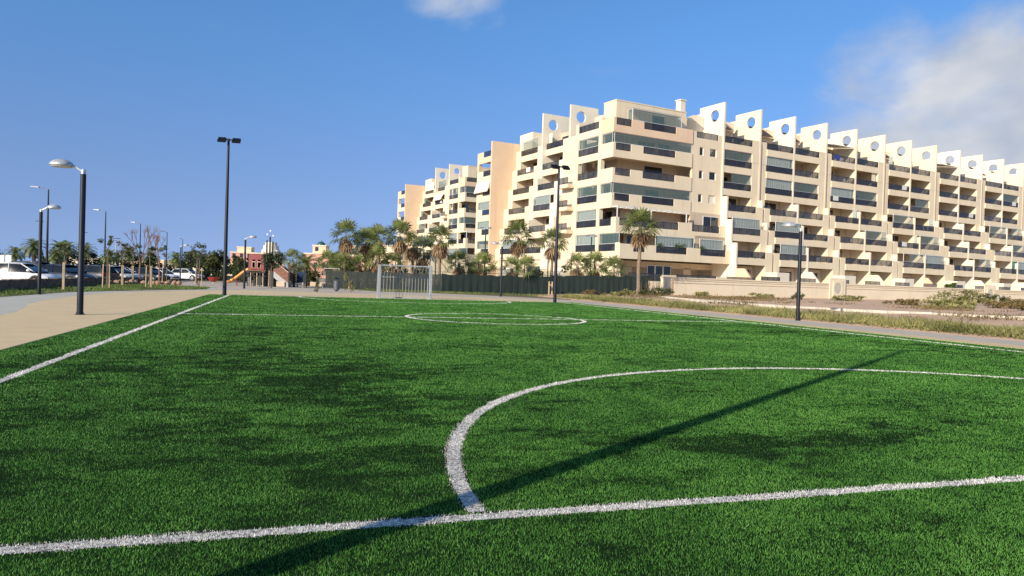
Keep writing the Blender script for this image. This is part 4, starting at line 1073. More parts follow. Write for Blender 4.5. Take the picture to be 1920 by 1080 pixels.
def fan_palm(name_seed, H, R, dead=26, live=34, tr=0.16, fm='frond'):
    rng = random.Random(name_seed)
    r = thing('fan_palm', 'x', 'palm', group='fan palms along the fence')
    pts = [(0.03 * math.sin(z * 2), 0.03 * math.cos(z * 1.3), z) for z in np.linspace(0, H, 9)]
    MB().path(pts, [tr * 1.35] + [tr * (1.0 - 0.25 * i / 8) for i in range(1, 9)], 10).build('trunk', M['trunk'], r, smooth=True)
    L = []; T = []
    for i in range(live):
        az = i * 2.39996 + rng.uniform(-.2, .2); u = (i + 0.5) / live; el = R_(82 - 105 * u ** 0.9) + rng.uniform(-.12, .12)
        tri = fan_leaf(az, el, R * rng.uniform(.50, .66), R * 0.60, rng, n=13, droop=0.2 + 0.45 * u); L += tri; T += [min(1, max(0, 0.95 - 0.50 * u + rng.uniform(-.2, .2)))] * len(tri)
    V = np.array([[list(p) for p in t] for t in L]) + [0, 0, H]
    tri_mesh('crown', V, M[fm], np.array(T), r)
    L = []; T = []
    for i in range(dead):
        az = rng.random() * 6.28; el = R_(rng.uniform(-86, -38)); tri = fan_leaf(az, el, R * rng.uniform(.3, .5), R * 0.45, rng, n=9, droop=0.7)
        dz = rng.uniform(-0.22, 0.05) * R * 1.6; L += [[p + Vector((0, 0, dz)) for p in t] for t in tri]; T += [rng.random()] * len(tri)
    if L: tri_mesh('dry_skirt', np.array([[list(p) for p in t] for t in L]) + [0, 0, H - 0.05], M['dead'], np.array(T), r)
    return r
def date_palm(seed, H, R, n=44, tr=0.24):
    rng = random.Random(seed); r = thing('date_palm', 'x', 'palm', group='date palms at the back')
    MB().path([(0, 0, 0), (0.02, 0, H * 0.5), (0, 0.02, H)], [tr * 1.2, tr, tr * 1.05], 10).build('trunk', M['trunk'], r, smooth=True)
    L = []; T = []
    for i in range(n):
        az = i * 2.39996; u = (i + .5) / n; el = R_(84 - 100 * u) + rng.uniform(-.1, .1); l = R * rng.uniform(0.85, 1.1)
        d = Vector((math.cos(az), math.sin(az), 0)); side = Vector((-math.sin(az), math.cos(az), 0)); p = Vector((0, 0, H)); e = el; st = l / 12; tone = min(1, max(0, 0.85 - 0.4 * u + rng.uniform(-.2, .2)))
        for k in range(12):
            dr = d * math.cos(e) + Vector((0, 0, math.sin(e))); q = p + dr * st; e -= 0.095 + 0.02 * k * 0.5
            up = side.cross(dr); ll = R * 0.27 * math.sin(math.pi * (0.12 + 0.80 * k / 12))
            L.append([p - side * 0.015, p + side * 0.015, q])
            for s in (-1, 1):
                for h_ in (0, 0.5):
                    b = p.lerp(q, h_); tip = b + (side * s * 0.78 + dr * 0.62 + up * 0.12).normalized() * ll * rng.uniform(.85, 1.1)
                    L.append([b, b + dr * 0.085, tip])
            p = q
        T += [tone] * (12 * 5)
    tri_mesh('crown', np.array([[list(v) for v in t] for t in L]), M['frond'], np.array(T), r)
    return r
def clump(n, size, rx, ry, rz, c, rng, squash=True):
    """leaf triangles gathered in uneven clumps through an ellipsoid"""
    k = max(5, n // 45); cc = rng.normal(0, 1, (k, 3)); cc /= np.linalg.norm(cc, axis=1)[:, None]; cc *= rng.random((k, 1)) ** 0.45
    cr = rng.uniform(0.16, 0.36, k); idx = rng.integers(0, k, n)
    d = rng.normal(0, 1, (n, 3)); d /= np.linalg.norm(d, axis=1)[:, None]
    p = cc[idx] + d * (cr[idx] * rng.random(n) ** 0.4)[:, None]; p = p * [rx, ry, rz] + c
    V = p[:, None, :] + rng.normal(0, size, (n, 3, 3)); V[:, :, 2] = np.maximum(V[:, :, 2], 0.02)
    tone = np.clip(0.45 + rng.normal(0, 0.17, k)[idx] + rng.normal(0, 0.15, n), 0, 1)
    return V, tone
def leafy_tree(seed, H, R, lm, label, loc, n=1100, size=0.09, tr=0.07, stakes=0, cat='tree', group=None, zr=0.8, trunk_h=None):
    rng = np.random.default_rng(seed); r = thing('leafy_tree', label, cat, loc, rng.random() * 6, group)
    th = trunk_h or (H - R * zr * 0.9)
    mb = MB(); mb.path([(0, 0, -0.05), (0.02, 0.01, th * 0.5), (0, 0.03, th)], [tr, tr * 0.8, tr * 0.65], 8)
    for i in range(6):
        a = i * 1.05 + rng.random(); e = rng.uniform(0.5, 1.1); l = R * rng.uniform(.6, .95)
        p0 = Vector((0, 0.02, th * rng.uniform(.86, 1.0))); p1 = p0 + Vector((math.cos(a) * math.cos(e), math.sin(a) * math.cos(e), math.sin(e))) * l
        mb.path([p0, p0.lerp(p1, .5) + Vector((0, 0, .03)), p1], [tr * .45, tr * .3, tr * .12], 5)
    mb.build('trunk', M['bark'], r)
    V, t = clump(n, size, R, R, R * zr, [0, 0, H - R * zr * 0.75], rng); tri_mesh('crown', V, lm, t, r)
    for i in range(stakes):
        a = i * 2 * math.pi / max(1, stakes) + 0.4; MB().tube((0.22 * math.cos(a), 0.22 * math.sin(a), 0), (0.20 * math.cos(a), 0.20 * math.sin(a), 1.55), 0.035, n=7).build('stake', M['stake'], r)
    return r
def bush(seed, rx, ry, rz, loc, lm, label, n=900, size=0.10, group=None, cat='shrub'):
    rng = np.random.default_rng(seed); r = thing('shrub', label, cat, loc, 0, group)
    mb = MB()
    for i in range(5):
        a = i * 1.26; mb.path([(0, 0, -0.05), (rx * .3 * math.cos(a), ry * .3 * math.sin(a), rz * .5), (rx * .55 * math.cos(a), ry * .55 * math.sin(a), rz * 1.1)], [0.03, 0.02, 0.008], 4)
    mb.build('stems', M['bark'], r)
    V, t = clump(n, size, rx, ry, rz, [0, 0, rz * 0.75], rng); tri_mesh('foliage', V, lm, t, r)
    return r

# fan palms: three tall and two short builds, every palm its own object
fpA = fan_palm(1, 5.4, 1.75, 46, 27); fpB = fan_palm(2, 5.1, 1.6, 40, 25); fpC = fan_palm(3, 6.2, 1.75, 34, 30, 0.19); fpS = fan_palm(4, 2.6, 1.45, 8, 26, 0.11); fpT = fan_palm(5, 2.8, 1.4, 28, 22, 0.19); fpU = fan_palm(6, 5.0, 1.6, 80, 20, 0.17); fpG = fan_palm(7, 4.2, 2.0, 14, 26, 0.2, 'frondb')
fpA.location = (-17.3, 74, 0); fpA['label'] = 'leftmost of the tall fan palms, left of the goal'
fpB.location = (-13.7, 73.2, 0); fpB['label'] = 'tall fan palm just left of the goal'
fpC.location = (11.3, 64.2, 0.33); fpC['label'] = 'tallest fan palm at the right end of the green fence'
fpS.location = (-2.85, 68.6, 0); fpS['label'] = 'young bright green fan palm left of the dome lamp by the fence'
fpT.location = (6.25, 69, 0.1); fpT['label'] = 'short thick fan palm behind the fence, below the building corner, left of two'
fpU.location = (-7.05, 69.2, 0); fpU['label'] = 'fan palm with a long brown dry skirt right behind the goal'
fpG.location = (-10.0, 80.5, 0); fpG['label'] = 'bluish fan palm behind the goal and the court fence'
for src, loc, rz, s, lab in [
    (fpB, (-16.0, 78, 0), 1.0, 1.0, 'tall fan palm second from the left, crown touching its neighbour'),
    (fpU, (-15.2, 75.6, 0), 2.2, 0.98, 'shaggy fan palm behind the litter bin, third from the left'),
    (fpA, (-11.4, 72, 0), 2.6, 1.0, 'tall fan palm rising directly behind the goal'),
    (fpU, (-10.6, 76, 0), 4.0, 0.95, 'shaggy brown fan palm behind the goal, close to the tall one'),
    (fpA, (0.45, 72, 0), 4.1, 1.05, 'tall bushy fan palm in the middle, before the stepped terraces'),
    (fpB, (3.85, 70, 0), 5.2, 0.99, 'slim fan palm behind the far right floodlight mast'),
    (fpS, (1.3, 67.4, 0), 1.4, 0.93, 'young bright green fan palm right of the dome lamp by the fence'),
    (fpT, (-0.1, 71, 0), 0.7, 0.90, 'short fan palm with brown skirt behind the dome lamp by the fence'),
    (fpT, (-5.4, 72, 0), 3.4, 1.03, 'short fan palm behind the left part of the green fence'),
    (fpT, (8.0, 69.6, 0.15), 4.4, 1.02, 'short thick fan palm below the building corner, right of two'),
    (fpS, (9.5, 67.3, 0.2), 2.9, 0.93, 'low fan palm just left of the tallest palm'),
    (fpT, (-13.2, 70.4, 0), 1.9, 1.05, 'short fan palm with orange skirt left of the goal'),
    (fpG, (-18.6, 86, 0), 1.2, 0.8, 'low bluish fan palm behind the litter bin'),
    (fpT, (-18.4, 76.4, 0), 5.0, 0.95, 'short fan palm left of the tall palms, by the stone block'),
    (fpT, (-29.2, 95, 0), 2.0, 1.1, 'small fan palm right behind the playground'),
    (fpT, (-15.6, 72.6, 0), 0.3, 0.85, 'short fan palm behind the litter bin with fronds over the fence'), (fpS, (-17.2, 72.2, 0), 3.7, 0.9, 'young green fan palm left of the litter bin, over the fence'), (fpT, (-11.9, 70.9, 0), 2.4, 0.9, 'short fan palm right behind the left goal post'), (fpS, (-20.0, 77.5, 0), 5.5, 1.0, 'young fan palm beside the stone bench blocks')]:
    copy_tree(src, loc, rz, lab, s)
M['guard'] = M['stake']
for i, (x, y) in enumerate([(-2.85, 68.3), (0.2, 70.3), (1.3, 67.1), (3.5, 65.2), (-6.4, 68.3)]):
    t_ = thing('trunk_guard', ['wooden trunk guard under the young palm left of the dome lamp', 'wooden trunk guard right of the dome lamp by the fence', 'wooden trunk guard under the young palm right of the dome lamp', 'wooden trunk guard beside the far right floodlight mast', 'wooden trunk guard right of the goal'][i], 'guard', (x, y, 0), 0, 'wooden trunk guards along the fence')
    for q in (-1, 1): MB().box(q * 0.14 - 0.05, q * 0.14 + 0.05, -0.05, 0.05, 0, 1.35).build('stake', M['stake'], t_)
    MB().box(-0.2, 0.2, -0.07, -0.052, 1.0, 1.08).build('strap', M['stake'], t_)

# date palms
dA = date_palm(3, 3.6, 2.0, 44, 0.24); dB = date_palm(8, 2.4, 2.3, 40, 0.3)
dA.location = (-63.5, 95, 0); dA['label'] = 'date palm behind the second dome lamp, left of two together'
dB.location = (-24.6, 85, 0); dB['label'] = 'broad low date palm between playground and tall fan palms'
for src, loc, rz, s, lab in [
    (dA, (-61.3, 97, 0), 1.1, 1.0, 'date palm behind the tallest road lamp, right of two together'), (dA, (-59.0, 85, 0), 2.0, 0.72, 'stout short date palm behind the notice boards'),
    (dA, (-62.3, 100, 0), 2.7, 1.0, 'date palm left of the nearest dome lamp'), (dA, (-63.2, 106, 0), 3.1, 1.0, 'date palm partly behind the nearest dome lamp'),
    (dA, (-51.0, 80, 0), 0.4, 0.66, 'small date palm with pale trunk behind the navy car'), (dB, (-59.6, 104, 0), 0.9, 0.8, 'low date palm right of the nearest dome lamp'), (dA, (-58.4, 106, 0), 4.2, 0.75, 'small date palm far right of the nearest dome lamp'),
    (dA, (-54.0, 96, 0), 5.0, 0.78, 'small date palm by the second road lamp'), (dA, (-60, 112, 0), 5.5, 0.95, 'date palm behind the bare tree'), (dA, (-50.5, 100, 0), 1.5, 0.8, 'small date palm before the third road lamp'),
    (dA, (-46.0, 98, 0), 2.1, 0.78, 'small date palm left of the fourth road lamp'), (dB, (-21.6, 88, 0), 2.0, 0.9, 'spreading date palm left of the tall fan palms'), (dB, (-22.5, 92, 0), 4.0, 1.0, 'date palm behind the spreading one'), (dB, (-19.4, 82, 0), 0.8, 0.85, 'broad date palm behind the stone bench blocks')]:
    copy_tree(src, loc, rz, lab, s)

# staked saplings on the lawn
for i, (x, y, H, Rr, n, lm, st, lab) in enumerate([
    (-24.6, 39.3, 2.6, 0.45, 130, 'leafB', 2, 'nearly bare staked sapling on the lawn between the dome lamps'),
    (-25.3, 44.7, 3.3, 0.6, 420, 'leafB', 3, 'sapling tied to three stakes right of the nearest dome lamp'),
    (-24.8, 49.0, 3.0, 0.6, 420, 'leafB', 3, 'sapling tied to three stakes in the middle of the lawn'),
    (-28.5, 52.4, 3.2, 0.75, 500, 'leafE', 2, 'brownish sapling behind the staked ones'),
    (-32.0, 60.4, 3.4, 0.8, 600, 'leafB', 2, 'sapling before the stone border'),
    (-31.3, 64.5, 3.6, 0.7, 500, 'leafB', 2, 'slim sapling beside the white hatchback'),
    (-24.7, 56.5, 3.3, 0.85, 900, 'leafB', 1, 'fuller sapling left of the far floodlight mast'),
    (-29.0, 66.0, 3.0, 0.6, 400, 'leafB', 2, 'thin sapling with pale trunk near the lawn end'),
    (-33.5, 76.0, 3.6, 0.9, 800, 'leafB', 1, 'young tree on the far lawn')]):
    leafy_tree(100 + i, H, Rr, M[lm], lab, (x, y, 0), int(n * 0.55), 0.055, 0.045, st, group='staked saplings on the lawn', trunk_h=H * 0.75)
leafy_tree(130, 3.1, 1.0, M['leafC'], 'small dark round tree right in front of the playground tower', (-21.0, 62.5, 0), 1700, 0.06, 0.06, 1, trunk_h=2.1)

# bare tree
def bare_tree(x, y, H, lab, seed):
    rng = random.Random(seed); r = thing('bare_tree', lab, 'tree', (x, y, 0), group='bare trees'); mb = MB()
    def br(p, d, l, rad, k):
        q = p + d * l; mb.path([p, p.lerp(q, .5) + Vector((rng.uniform(-.03, .03), rng.uniform(-.03, .03), 0)) * l, q], [rad, rad * .85, rad * .65], 5)
        if k == 0: return
        for i in range(3 if k > 1 else 4):
            e = Vector((rng.uniform(-.55, .55), rng.uniform(-.55, .55), rng.uniform(.3, .9))); br(q, (d * 0.75 + e).normalized(), l * rng.uniform(.58, .8), rad * .58, k - 1)
    br(Vector((0, 0, -.05)), Vector((0, 0, 1)), H * 0.34, 0.09, 4)
    mb.build('branches', mat('reddish_twigs', (0.24, 0.15, 0.11), 0.9, var=0.2), r)
bare_tree(-33.0, 63.5, 5.6, 'leafless reddish tree rising behind the staked saplings, left one', 4); bare_tree(-34.0, 69, 5.4, 'leafless reddish tree rising behind the staked saplings, right one', 9)

# far trees and hedge on the left and in the middle
far = [(-70, 92, 3.4, 3.2, 'leafC', 'dark evergreen tree at the left edge of the view'), (-66, 90, 2.6, 3.0, 'leafC', 'dark evergreen tree left of the notice boards'),
       (-41.5, 100, 1.7, 3.9, 'leafB', 'olive tree left of the far floodlight mast'), (-40.0, 104, 1.9, 3.4, 'leafC', 'dark tree close behind the far floodlight mast'), (-45.0, 106, 1.7, 3.6, 'leafC', 'dark tree behind the fuller sapling'),
       (-37.0, 98, 1.5, 2.9, 'leafB', 'light tree right of the far floodlight mast'), (-53, 118, 2.0, 3.9, 'leafB', 'loose tree behind the white hatchback'), (-49, 120, 1.8, 3.6, 'leafC', 'dark tree behind the white hatchback'), (-33.5, 100, 1.4, 2.4, 'leafC', 'low dark tree behind the slide')]
for i, (x, y, Rr, H, lm, lab) in enumerate(far):
    leafy_tree(200 + i, H, Rr, M[lm], lab, (x, y, 0), 1500, 0.13, 0.13, group='far trees on the left')
hed = [(-66 + i * 3.1, 99 + (i * 7) % 5, 2.4, 1.5 + 0.5 * ((i * 5) % 3) / 2) for i in range(11)]
hl = ['leftmost of the hedge shrubs, at the view edge', 'hedge shrub behind the white sedan', 'hedge shrub behind the notice boards', 'hedge shrub between the two left date palms', 'hedge shrub behind the navy sedan', 'hedge shrub left of the nearest dome lamp', 'hedge shrub right of the nearest dome lamp', 'hedge shrub by the second road lamp', 'hedge shrub behind the silver car', 'hedge shrub behind the bare trees', 'rightmost of the hedge shrubs, behind the white hatchback']
for i, (x, y, rr, hz_) in enumerate(hed): bush(300 + i, rr, 1.4, hz_, (x, y, 0), M['leafC'], hl[i], 1000, 0.16, 'hedge behind the car park')
mid = [(-7.9, 71.8, 1.0, 1.2, 'leafC', 'dark shrub behind the fence right of the goal'), (-4.0, 72.5, 1.5, 1.4, 'leafB', 'olive shrub behind the fence left of the dome lamp'), (2.6, 72.0, 1.6, 1.3, 'leafC', 'dark shrub behind the fence beside the slim fan palm'), (5.0, 71.5, 1.4, 1.5, 'leafB', 'olive shrub behind the fence right of the floodlight mast'), (9.0, 71.4, 1.5, 1.3, 'leafC', 'dark shrub under the building corner'),
       (-23.0, 80.5, 1.6, 1.4, 'leafB', 'olive shrub behind the stone blocks'), (-20.0, 84.0, 1.5, 1.7, 'leafC', 'dark shrub below the spreading date palm'), (-17.3, 80, 1.4, 1.5, 'leafB', 'shrub at the foot of the leftmost tall palm'), (-14.5, 78.2, 1.5, 1.8, 'leafB', 'shrub at the foot of the tall palms, nearer the goal'),
       (-12.0, 74.2, 1.2, 1.5, 'leafA', 'bright shrub directly behind the goal'), (-9.2, 73.2, 1.1, 1.3, 'leafA', 'bright shrub behind the right half of the goal'), (-26.5, 88, 1.8, 1.5, 'leafC', 'dark shrub between playground and date palm'), (-30, 90, 1.8, 1.2, 'leafC', 'dark shrub behind the playground'), (-35, 92, 2.0, 1.3, 'leafC', 'dark shrub left of the playground'),
       (-12.7, 56.6, 0.55, 1.0, 'leafD', 'tall spiky weed clump left of the goal'), (-14.6, 53.8, 0.32, 0.75, 'leafA', 'upright young plant on the paving before the playground')]
for i, (x, y, rr, hz_, lm, lab) in enumerate(mid): bush(330 + i, rr, rr * .8, hz_, (x, y, 0), M[lm], lab, 900 if rr > 1 else 260, 0.11 if rr > 1 else 0.05)

# weeds along the right-hand path, and scrub on the bank
def weeds(name, label, n, gen, lm, hmin, hmax, wd, kind='stuff'):
    p, z = gen(n); h_ = RNG.uniform(hmin, hmax, n) * (0.4 + fbm(p, 0.8, 4, 3)); az = RNG.random(n) * 6.28; ln = RNG.normal(0, 0.35, (n, 2)) * h_[:, None]
    ex = np.stack([np.cos(az), np.sin(az)], 1) * (wd * RNG.uniform(.6, 1.4, n))[:, None]
    V = np.zeros((n, 3, 3)); rise = RNG.uniform(0, 0.6, n) * h_
    V[:, 0, :2] = p - ex; V[:, 1, :2] = p + ex; V[:, 2, :2] = p + ln; V[:, 0, 2] = V[:, 1, 2] = z + rise * 0.9; V[:, 2, 2] = z + rise + h_ * 0.6
    tone = np.clip(fbm(p, 0.55, 9, 3) * 1.3 - 0.15 + RNG.normal(0, .16, n), 0, 1)
    o = tri_mesh(name, V, lm, tone); struct(o, kind); o['label'] = label; return o
def gen_strip(n):
    l = RNG.uniform(-2, 52, n * 3); e = np.clip((12 - l) * 0.10, 0, 4); w = 24.2 + e + RNG.gamma(2.0, 0.75, n * 3); p = PN + l[:, None] * PA + w[:, None] * PC
    k = (fbm(p, 0.45, 19, 4) > 0.37) & (w < 28.0 + e); p = p[k][:n]; w = w[k][:n]
    if len(p) < n:
        rep = RNG.integers(0, len(p), n); p = p[rep] + RNG.normal(0, .05, (n, 2)); w = w[rep]
    return p, bank_z(w - 0) * 0.9
weeds('weeds', 'dry yellow green weeds along the right-hand footpath', 36000, gen_strip, M['leafD'], 0.08, 0.36, 0.022)
def gen_bank(n):
    l = RNG.uniform(5, 62, n * 6); w = RNG.uniform(29, 44, n * 6); p = PN + l[:, None] * PA + w[:, None] * PC
    k = fbm(p, 0.16, 31, 4) + fbm(p, 0.9, 6, 2) * 0.25 > 0.73; p = p[k][:n]; w = w[k][:n]
    if len(p) < n:
        rep = RNG.integers(0, len(p), n); p = p[rep] + RNG.normal(0, .1, (n, 2)); w = w[rep]
    return p, bank_z(w) * 1.0
weeds('scrub', 'low brownish scrub patches on the earth bank', 9000, gen_bank, M['leafE'], 0.08, 0.30, 0.03)
for i, (x, y, rx, rz, lm, n, lab) in enumerate([(16.8, 63.5, 0.9, 0.28, 'leafD', 500, 'low weed clump at the left end of the perimeter wall'), (22.6, 64.5, 1.3, 0.30, 'leafD', 700, 'low weed clump left of the right dome lamp'), (26.5, 66.5, 0.8, 0.40, 'leafB', 500, 'small bush by the perimeter wall left of the right dome lamp'),
        (31.2, 67.0, 1.9, 0.35, 'leafD', 900, 'spreading weeds by the first medallion'), (39.0, 62.5, 2.6, 0.75, 'leafD', 2200, 'largest green bush on the bank below the second medallion'), (47.5, 70.5, 1.8, 0.7, 'leafB', 1400, 'green bush against the wall right of the largest one'),
        (50.5, 67.0, 2.6, 0.5, 'leafD', 1600, 'wide olive scrub at the right edge of the bank'), (36.5, 52.0, 2.2, 0.40, 'leafE', 1500, 'brown scrub in the middle of the bank'), (34.0, 46.5, 2.0, 0.40, 'leafE', 1400, 'brown scrub near the kerb at right'), (9.6, 62.6, 1.3, 0.35, 'leafD', 700, 'weeds at the foot of the fence near the tallest palm'), (12.6, 62.4, 1.6, 0.42, 'leafB', 900, 'weedy clump before the brushwood fence'), (7.2, 63.8, 1.2, 0.28, 'leafE', 500, 'dry weeds before the green fence'),
        (44.5, 58.0, 2.4, 0.45, 'leafE', 1400, 'brown scrub on the bank at the right edge'), (30.0, 54.5, 1.5, 0.3, 'leafE', 700, 'thin brown scrub behind the right dome lamp'), (27.5, 45.0, 1.8, 0.35, 'leafD', 1000, 'olive weeds by the kerb right of the dome lamp'), (40.5, 50.0, 2.6, 0.45, 'leafD', 1600, 'olive scrub low on the bank near the right edge'), (36.0, 41.5, 2.2, 0.42, 'leafE', 1300, 'brown scrub by the kerb at the right edge')]):
    w = (np.array([x, y]) - PN) @ PC; bush(400 + i, rx, 1.0, rz, (x, y, float(bank_z(w)) - 0.02), M[lm], lab, n, 0.07, 'scrub on the bank')
bg = bush(450, 0.9, 0.9, 0.9, (10.963 + 0.874 * 52 + 0.486 * 8.6, 81.3 + 0.486 * 52 - 0.874 * 8.6, 1.35), M['leafA'], 'bright green garden bush above the perimeter wall', 1200, 0.09)

# lawn grass
def gen_lawn(n):
    poly = [(-22.5, 18), (-20.9, 29.3), (-21.9, 33.1), (-22.9, 37.2), (-23.0, 40.7), (-22.6, 44.9), (-22.0, 51.5), (-24.0, 57), (-32.6, 59.5), (-32.2, 57.4), (-29.3, 47.9), (-25.6, 36.2), (-23.8, 30), (-20.2, 18)]
    p = np.stack([RNG.uniform(-33, -20.5, n * 3), RNG.uniform(20, 60, n * 3)], 1); inside = np.zeros(len(p), bool)
    for (x0, y0), (x1, y1) in zip(poly, poly[1:] + poly[:1]):
        c = ((y0 > p[:, 1]) != (y1 > p[:, 1])) & (p[:, 0] < (x1 - x0) * (p[:, 1] - y0) / (y1 - y0 + 1e-9) + x0); inside ^= c
    p = p[inside]; p = p[fbm(p, 0.35, 2, 4) + RNG.normal(0, .06, len(p)) > 0.44][:n]
    return (p, np.zeros(len(p)) + 0.003) 
p_, z_ = gen_lawn(40000)
weeds('lawn_grass', 'patchy green lawn beside the low stone wall', len(p_), lambda n: (p_, z_), M['leafD2'] if 'leafD2' in M else leaf_mat('lawn_blade', (0.06, 0.10, 0.02), (0.20, 0.27, 0.06), 0.25), 0.05, 0.16, 0.02)
def gen_court(n):
    p = np.stack([RNG.uniform(-14, 9, n), RNG.uniform(58, 68, n)], 1); p = p[(p[:, 1] > 63.6 - 0.0 * p[:, 0]) | (p[:, 0] < -99)]; p = p[fbm(p, 0.4, 15, 3) > 0.38]; return p
p_ = gen_court(26000)
weeds('verge_grass', 'rough green verge in front of the green fence', len(p_), lambda n: (p_, np.zeros(len(p_)) + 0.004), leaf_mat('verge_blade', (0.08, 0.11, 0.03), (0.24, 0.27, 0.08), 0.25), 0.05, 0.22, 0.025)
# ------------------------------------------------------------------ cars
M['tyre'] = mat('tyre_rubber', (0.015, 0.015, 0.015), 0.9, var=0.2)
M['rim'] = mat('alloy_rim', (0.40, 0.41, 0.42), 0.35, var=0.1, metal=0.7)
M['cglass'] = mat('car_window_glass', (0.008, 0.010, 0.014), 0.12, var=0.1, spec=0.25)
M['lamp'] = mat('headlight_glass', (0.55, 0.57, 0.60), 0.1, var=0.1, spec=0.8)
M['taill'] = mat('tail_light_red', (0.30, 0.015, 0.012), 0.2, var=0.1)
M['trim'] = mat('black_trim', (0.02, 0.02, 0.022), 0.6, var=0.1)
def paint(nm, c):
    m = mat(nm, c, 0.38, var=0.04, scale=1.0, spec=0.3); b = m.node_tree.nodes['Principled BSDF']; b.inputs['Coat Weight'].default_value = 0.15; b.inputs['Coat Roughness'].default_value = 0.05; return m
def loft(sections):
    """sections: list of rings (same count) -> closed skin"""
    mb = MB(); n = len(sections[0])
    for s in sections: mb.v += [tuple(p) for p in s]
    for i in range(len(sections) - 1):
        for k in range(n): mb.f.append((i * n + k, i * n + (k + 1) % n, (i + 1) * n + (k + 1) % n, (i + 1) * n + k))
    mb.f += [tuple(range(n - 1, -1, -1)), tuple(range((len(sections) - 1) * n, len(sections) * n))]
    return mb
def car(label, pm, loc, rz, kind='sedan'):
    r = thing('parked_car', label, 'car', loc, rz, 'cars parked behind the low wall')
    H = {'sedan': 1.46, 'suv': 1.64, 'hatch': 1.50}[kind]; up = H - 1.46; bz = 0.92 + up * 0.6
    # lower body: x, sill z, belt z, half width
    st = [(-2.16, 0.52, 0.74, 0.62), (-2.10, 0.34, bz - 0.04, 0.78), (-1.80, 0.24, bz + 0.03, 0.86), (-1.0, 0.20, bz + 0.02, 0.90), (0.0, 0.20, bz, 0.90), (0.85, 0.20, bz - 0.02, 0.89), (1.35, 0.22, bz - 0.10, 0.87), (1.85, 0.25, bz - 0.20, 0.80), (2.10, 0.34, bz - 0.30, 0.70), (2.18, 0.46, 0.58, 0.55)]
    sec = []
    for (x, s, b, w) in st:
        sec.append([(x, -w * 0.94, s), (x, w * 0.94, s), (x, w, s + (b - s) * 0.45), (x, w * 0.97, s + (b - s) * 0.80), (x, w * 0.84, b), (x, -w * 0.84, b), (x, -w * 0.97, s + (b - s) * 0.80), (x, -w, s + (b - s) * 0.45)])
    body = loft(sec).build('body', pm, r, smooth=True)
    # wheel arches as dark discs, wheels
    for x in (-1.30, 1.32):
        for s in (-1, 1):
            mb = MB(); mb.tube((x, s * 0.70, 0.32), (x, s * 0.905, 0.34), 0.385, n=20); mb.build('wheel_arch', M['trim'], body)
            w = MB(); w.tube((x, s * 0.72, 0.31), (x, s * 0.915, 0.31), 0.315, n=22); w = w.build('wheel', M['tyre'], r, smooth=True)
            rm = MB(); rm.tube((x, s * 0.916, 0.31), (x, s * 0.925, 0.31), 0.21, n=16)
            for q in range(5): a = q * 1.2566; rm.tube((x, s * 0.93, 0.31), (x + 0.2 * math.cos(a), s * 0.93, 0.31 + 0.2 * math.sin(a)), 0.022, n=5)
            rm.build('rim', M['rim'], w)
    # greenhouse
    rear = {'sedan': (-2.0, -1.25), 'suv': (-2.02, -1.78), 'hatch': (-2.0, -1.55)}[kind]
    gh = [(rear[0], bz + 0.02, 0.70, 0.64, bz + 0.06), (rear[1], bz, 0.78, 0.62, H - 0.06), (-0.5, bz, 0.80, 0.64, H - 0.01), (0.25, bz, 0.80, 0.63, H - 0.03), (1.22, bz - 0.04, 0.76, 0.70, bz + 0.02)]
    sec = [[(x, -w0, z0 - 0.03), (x, w0, z0 - 0.03), (x, (w0 + w1) / 2 + 0.01, (z0 + z1) / 2), (x, w1, z1), (x, -w1, z1), (x, -(w0 + w1) / 2 - 0.01, (z0 + z1) / 2)] for (x, z0, w0, w1, z1) in gh]
    cab = loft(sec).build('window', M['cglass'], r, smooth=True)
    rf = MB(); rf.v = []
    rs = [(rear[1] - 0.08, 0.60, H - 0.065), (rear[1] + 0.3, 0.625, H - 0.015), (-0.5, 0.645, H + 0.012), (0.28, 0.63, H - 0.012), (0.42, 0.60, H - 0.06)]
    for (x, w, z) in rs: rf.v += [(x, -w - 0.02, z - 0.05), (x, -w + 0.06, z + 0.008), (x, 0, z + 0.03), (x, w - 0.06, z + 0.008), (x, w + 0.02, z - 0.05)]
    for i in range(len(rs) - 1):
        for k in range(4): rf.f.append((i * 5 + k, i * 5 + k + 1, i * 5 + k + 6, i * 5 + k + 5))
    ro = rf.build('roof', pm, r, smooth=True); ro.modifiers.new('t', 'SOLIDIFY').thickness = 0.02
    for s in (-1, 1):
        pl = MB()
        pl.tube((1.20, s * 0.74, bz - 0.02), (0.32, s * 0.635, H - 0.05), 0.035, n=6); pl.tube((-0.35, s * 0.815, bz - 0.01), (-0.42, s * 0.66, H - 0.03), 0.032, n=6)
        pl.tube((rear[0] + 0.06, s * 0.70, bz + 0.03), (rear[1], s * 0.63, H - 0.06), 0.05, n=6)
        pl.build('pillar', pm, r)
        MB().box(0.85, 1.02, s * 0.86, s * 1.02, bz + 0.02, bz + 0.15).build('mirror', pm, r, bevel=0.03)
        MB().prism([(1.72, bz - 0.30), (2.10, bz - 0.40), (2.07, bz - 0.30), (1.75, bz - 0.19)], s * 0.60, s * 0.83, 'y').build('headlight', M['lamp'], r)
        MB().box(-2.15, -1.92, s * 0.62, s * 0.84, bz - 0.22, bz - 0.06).build('tail_light', M['taill'], r)
        MB().box(-0.25, -0.05, s * 0.88, s * 0.905, bz - 0.20, bz - 0.17).build('door_handle', M['trim'], r)
    MB().box(2.10, 2.19, -0.45, 0.45, 0.42, 0.56).build('grille', M['trim'], r)
    return r
pw_ = paint('white_car_paint', (0.72, 0.72, 0.70)); pn_ = paint('navy_car_paint', (0.014, 0.020, 0.045)); pb_ = paint('black_car_paint', (0.012, 0.012, 0.014)); pg_ = paint('charcoal_car_paint', (0.05, 0.053, 0.06)); ps_ = paint('silver_car_paint', (0.42, 0.46, 0.48))
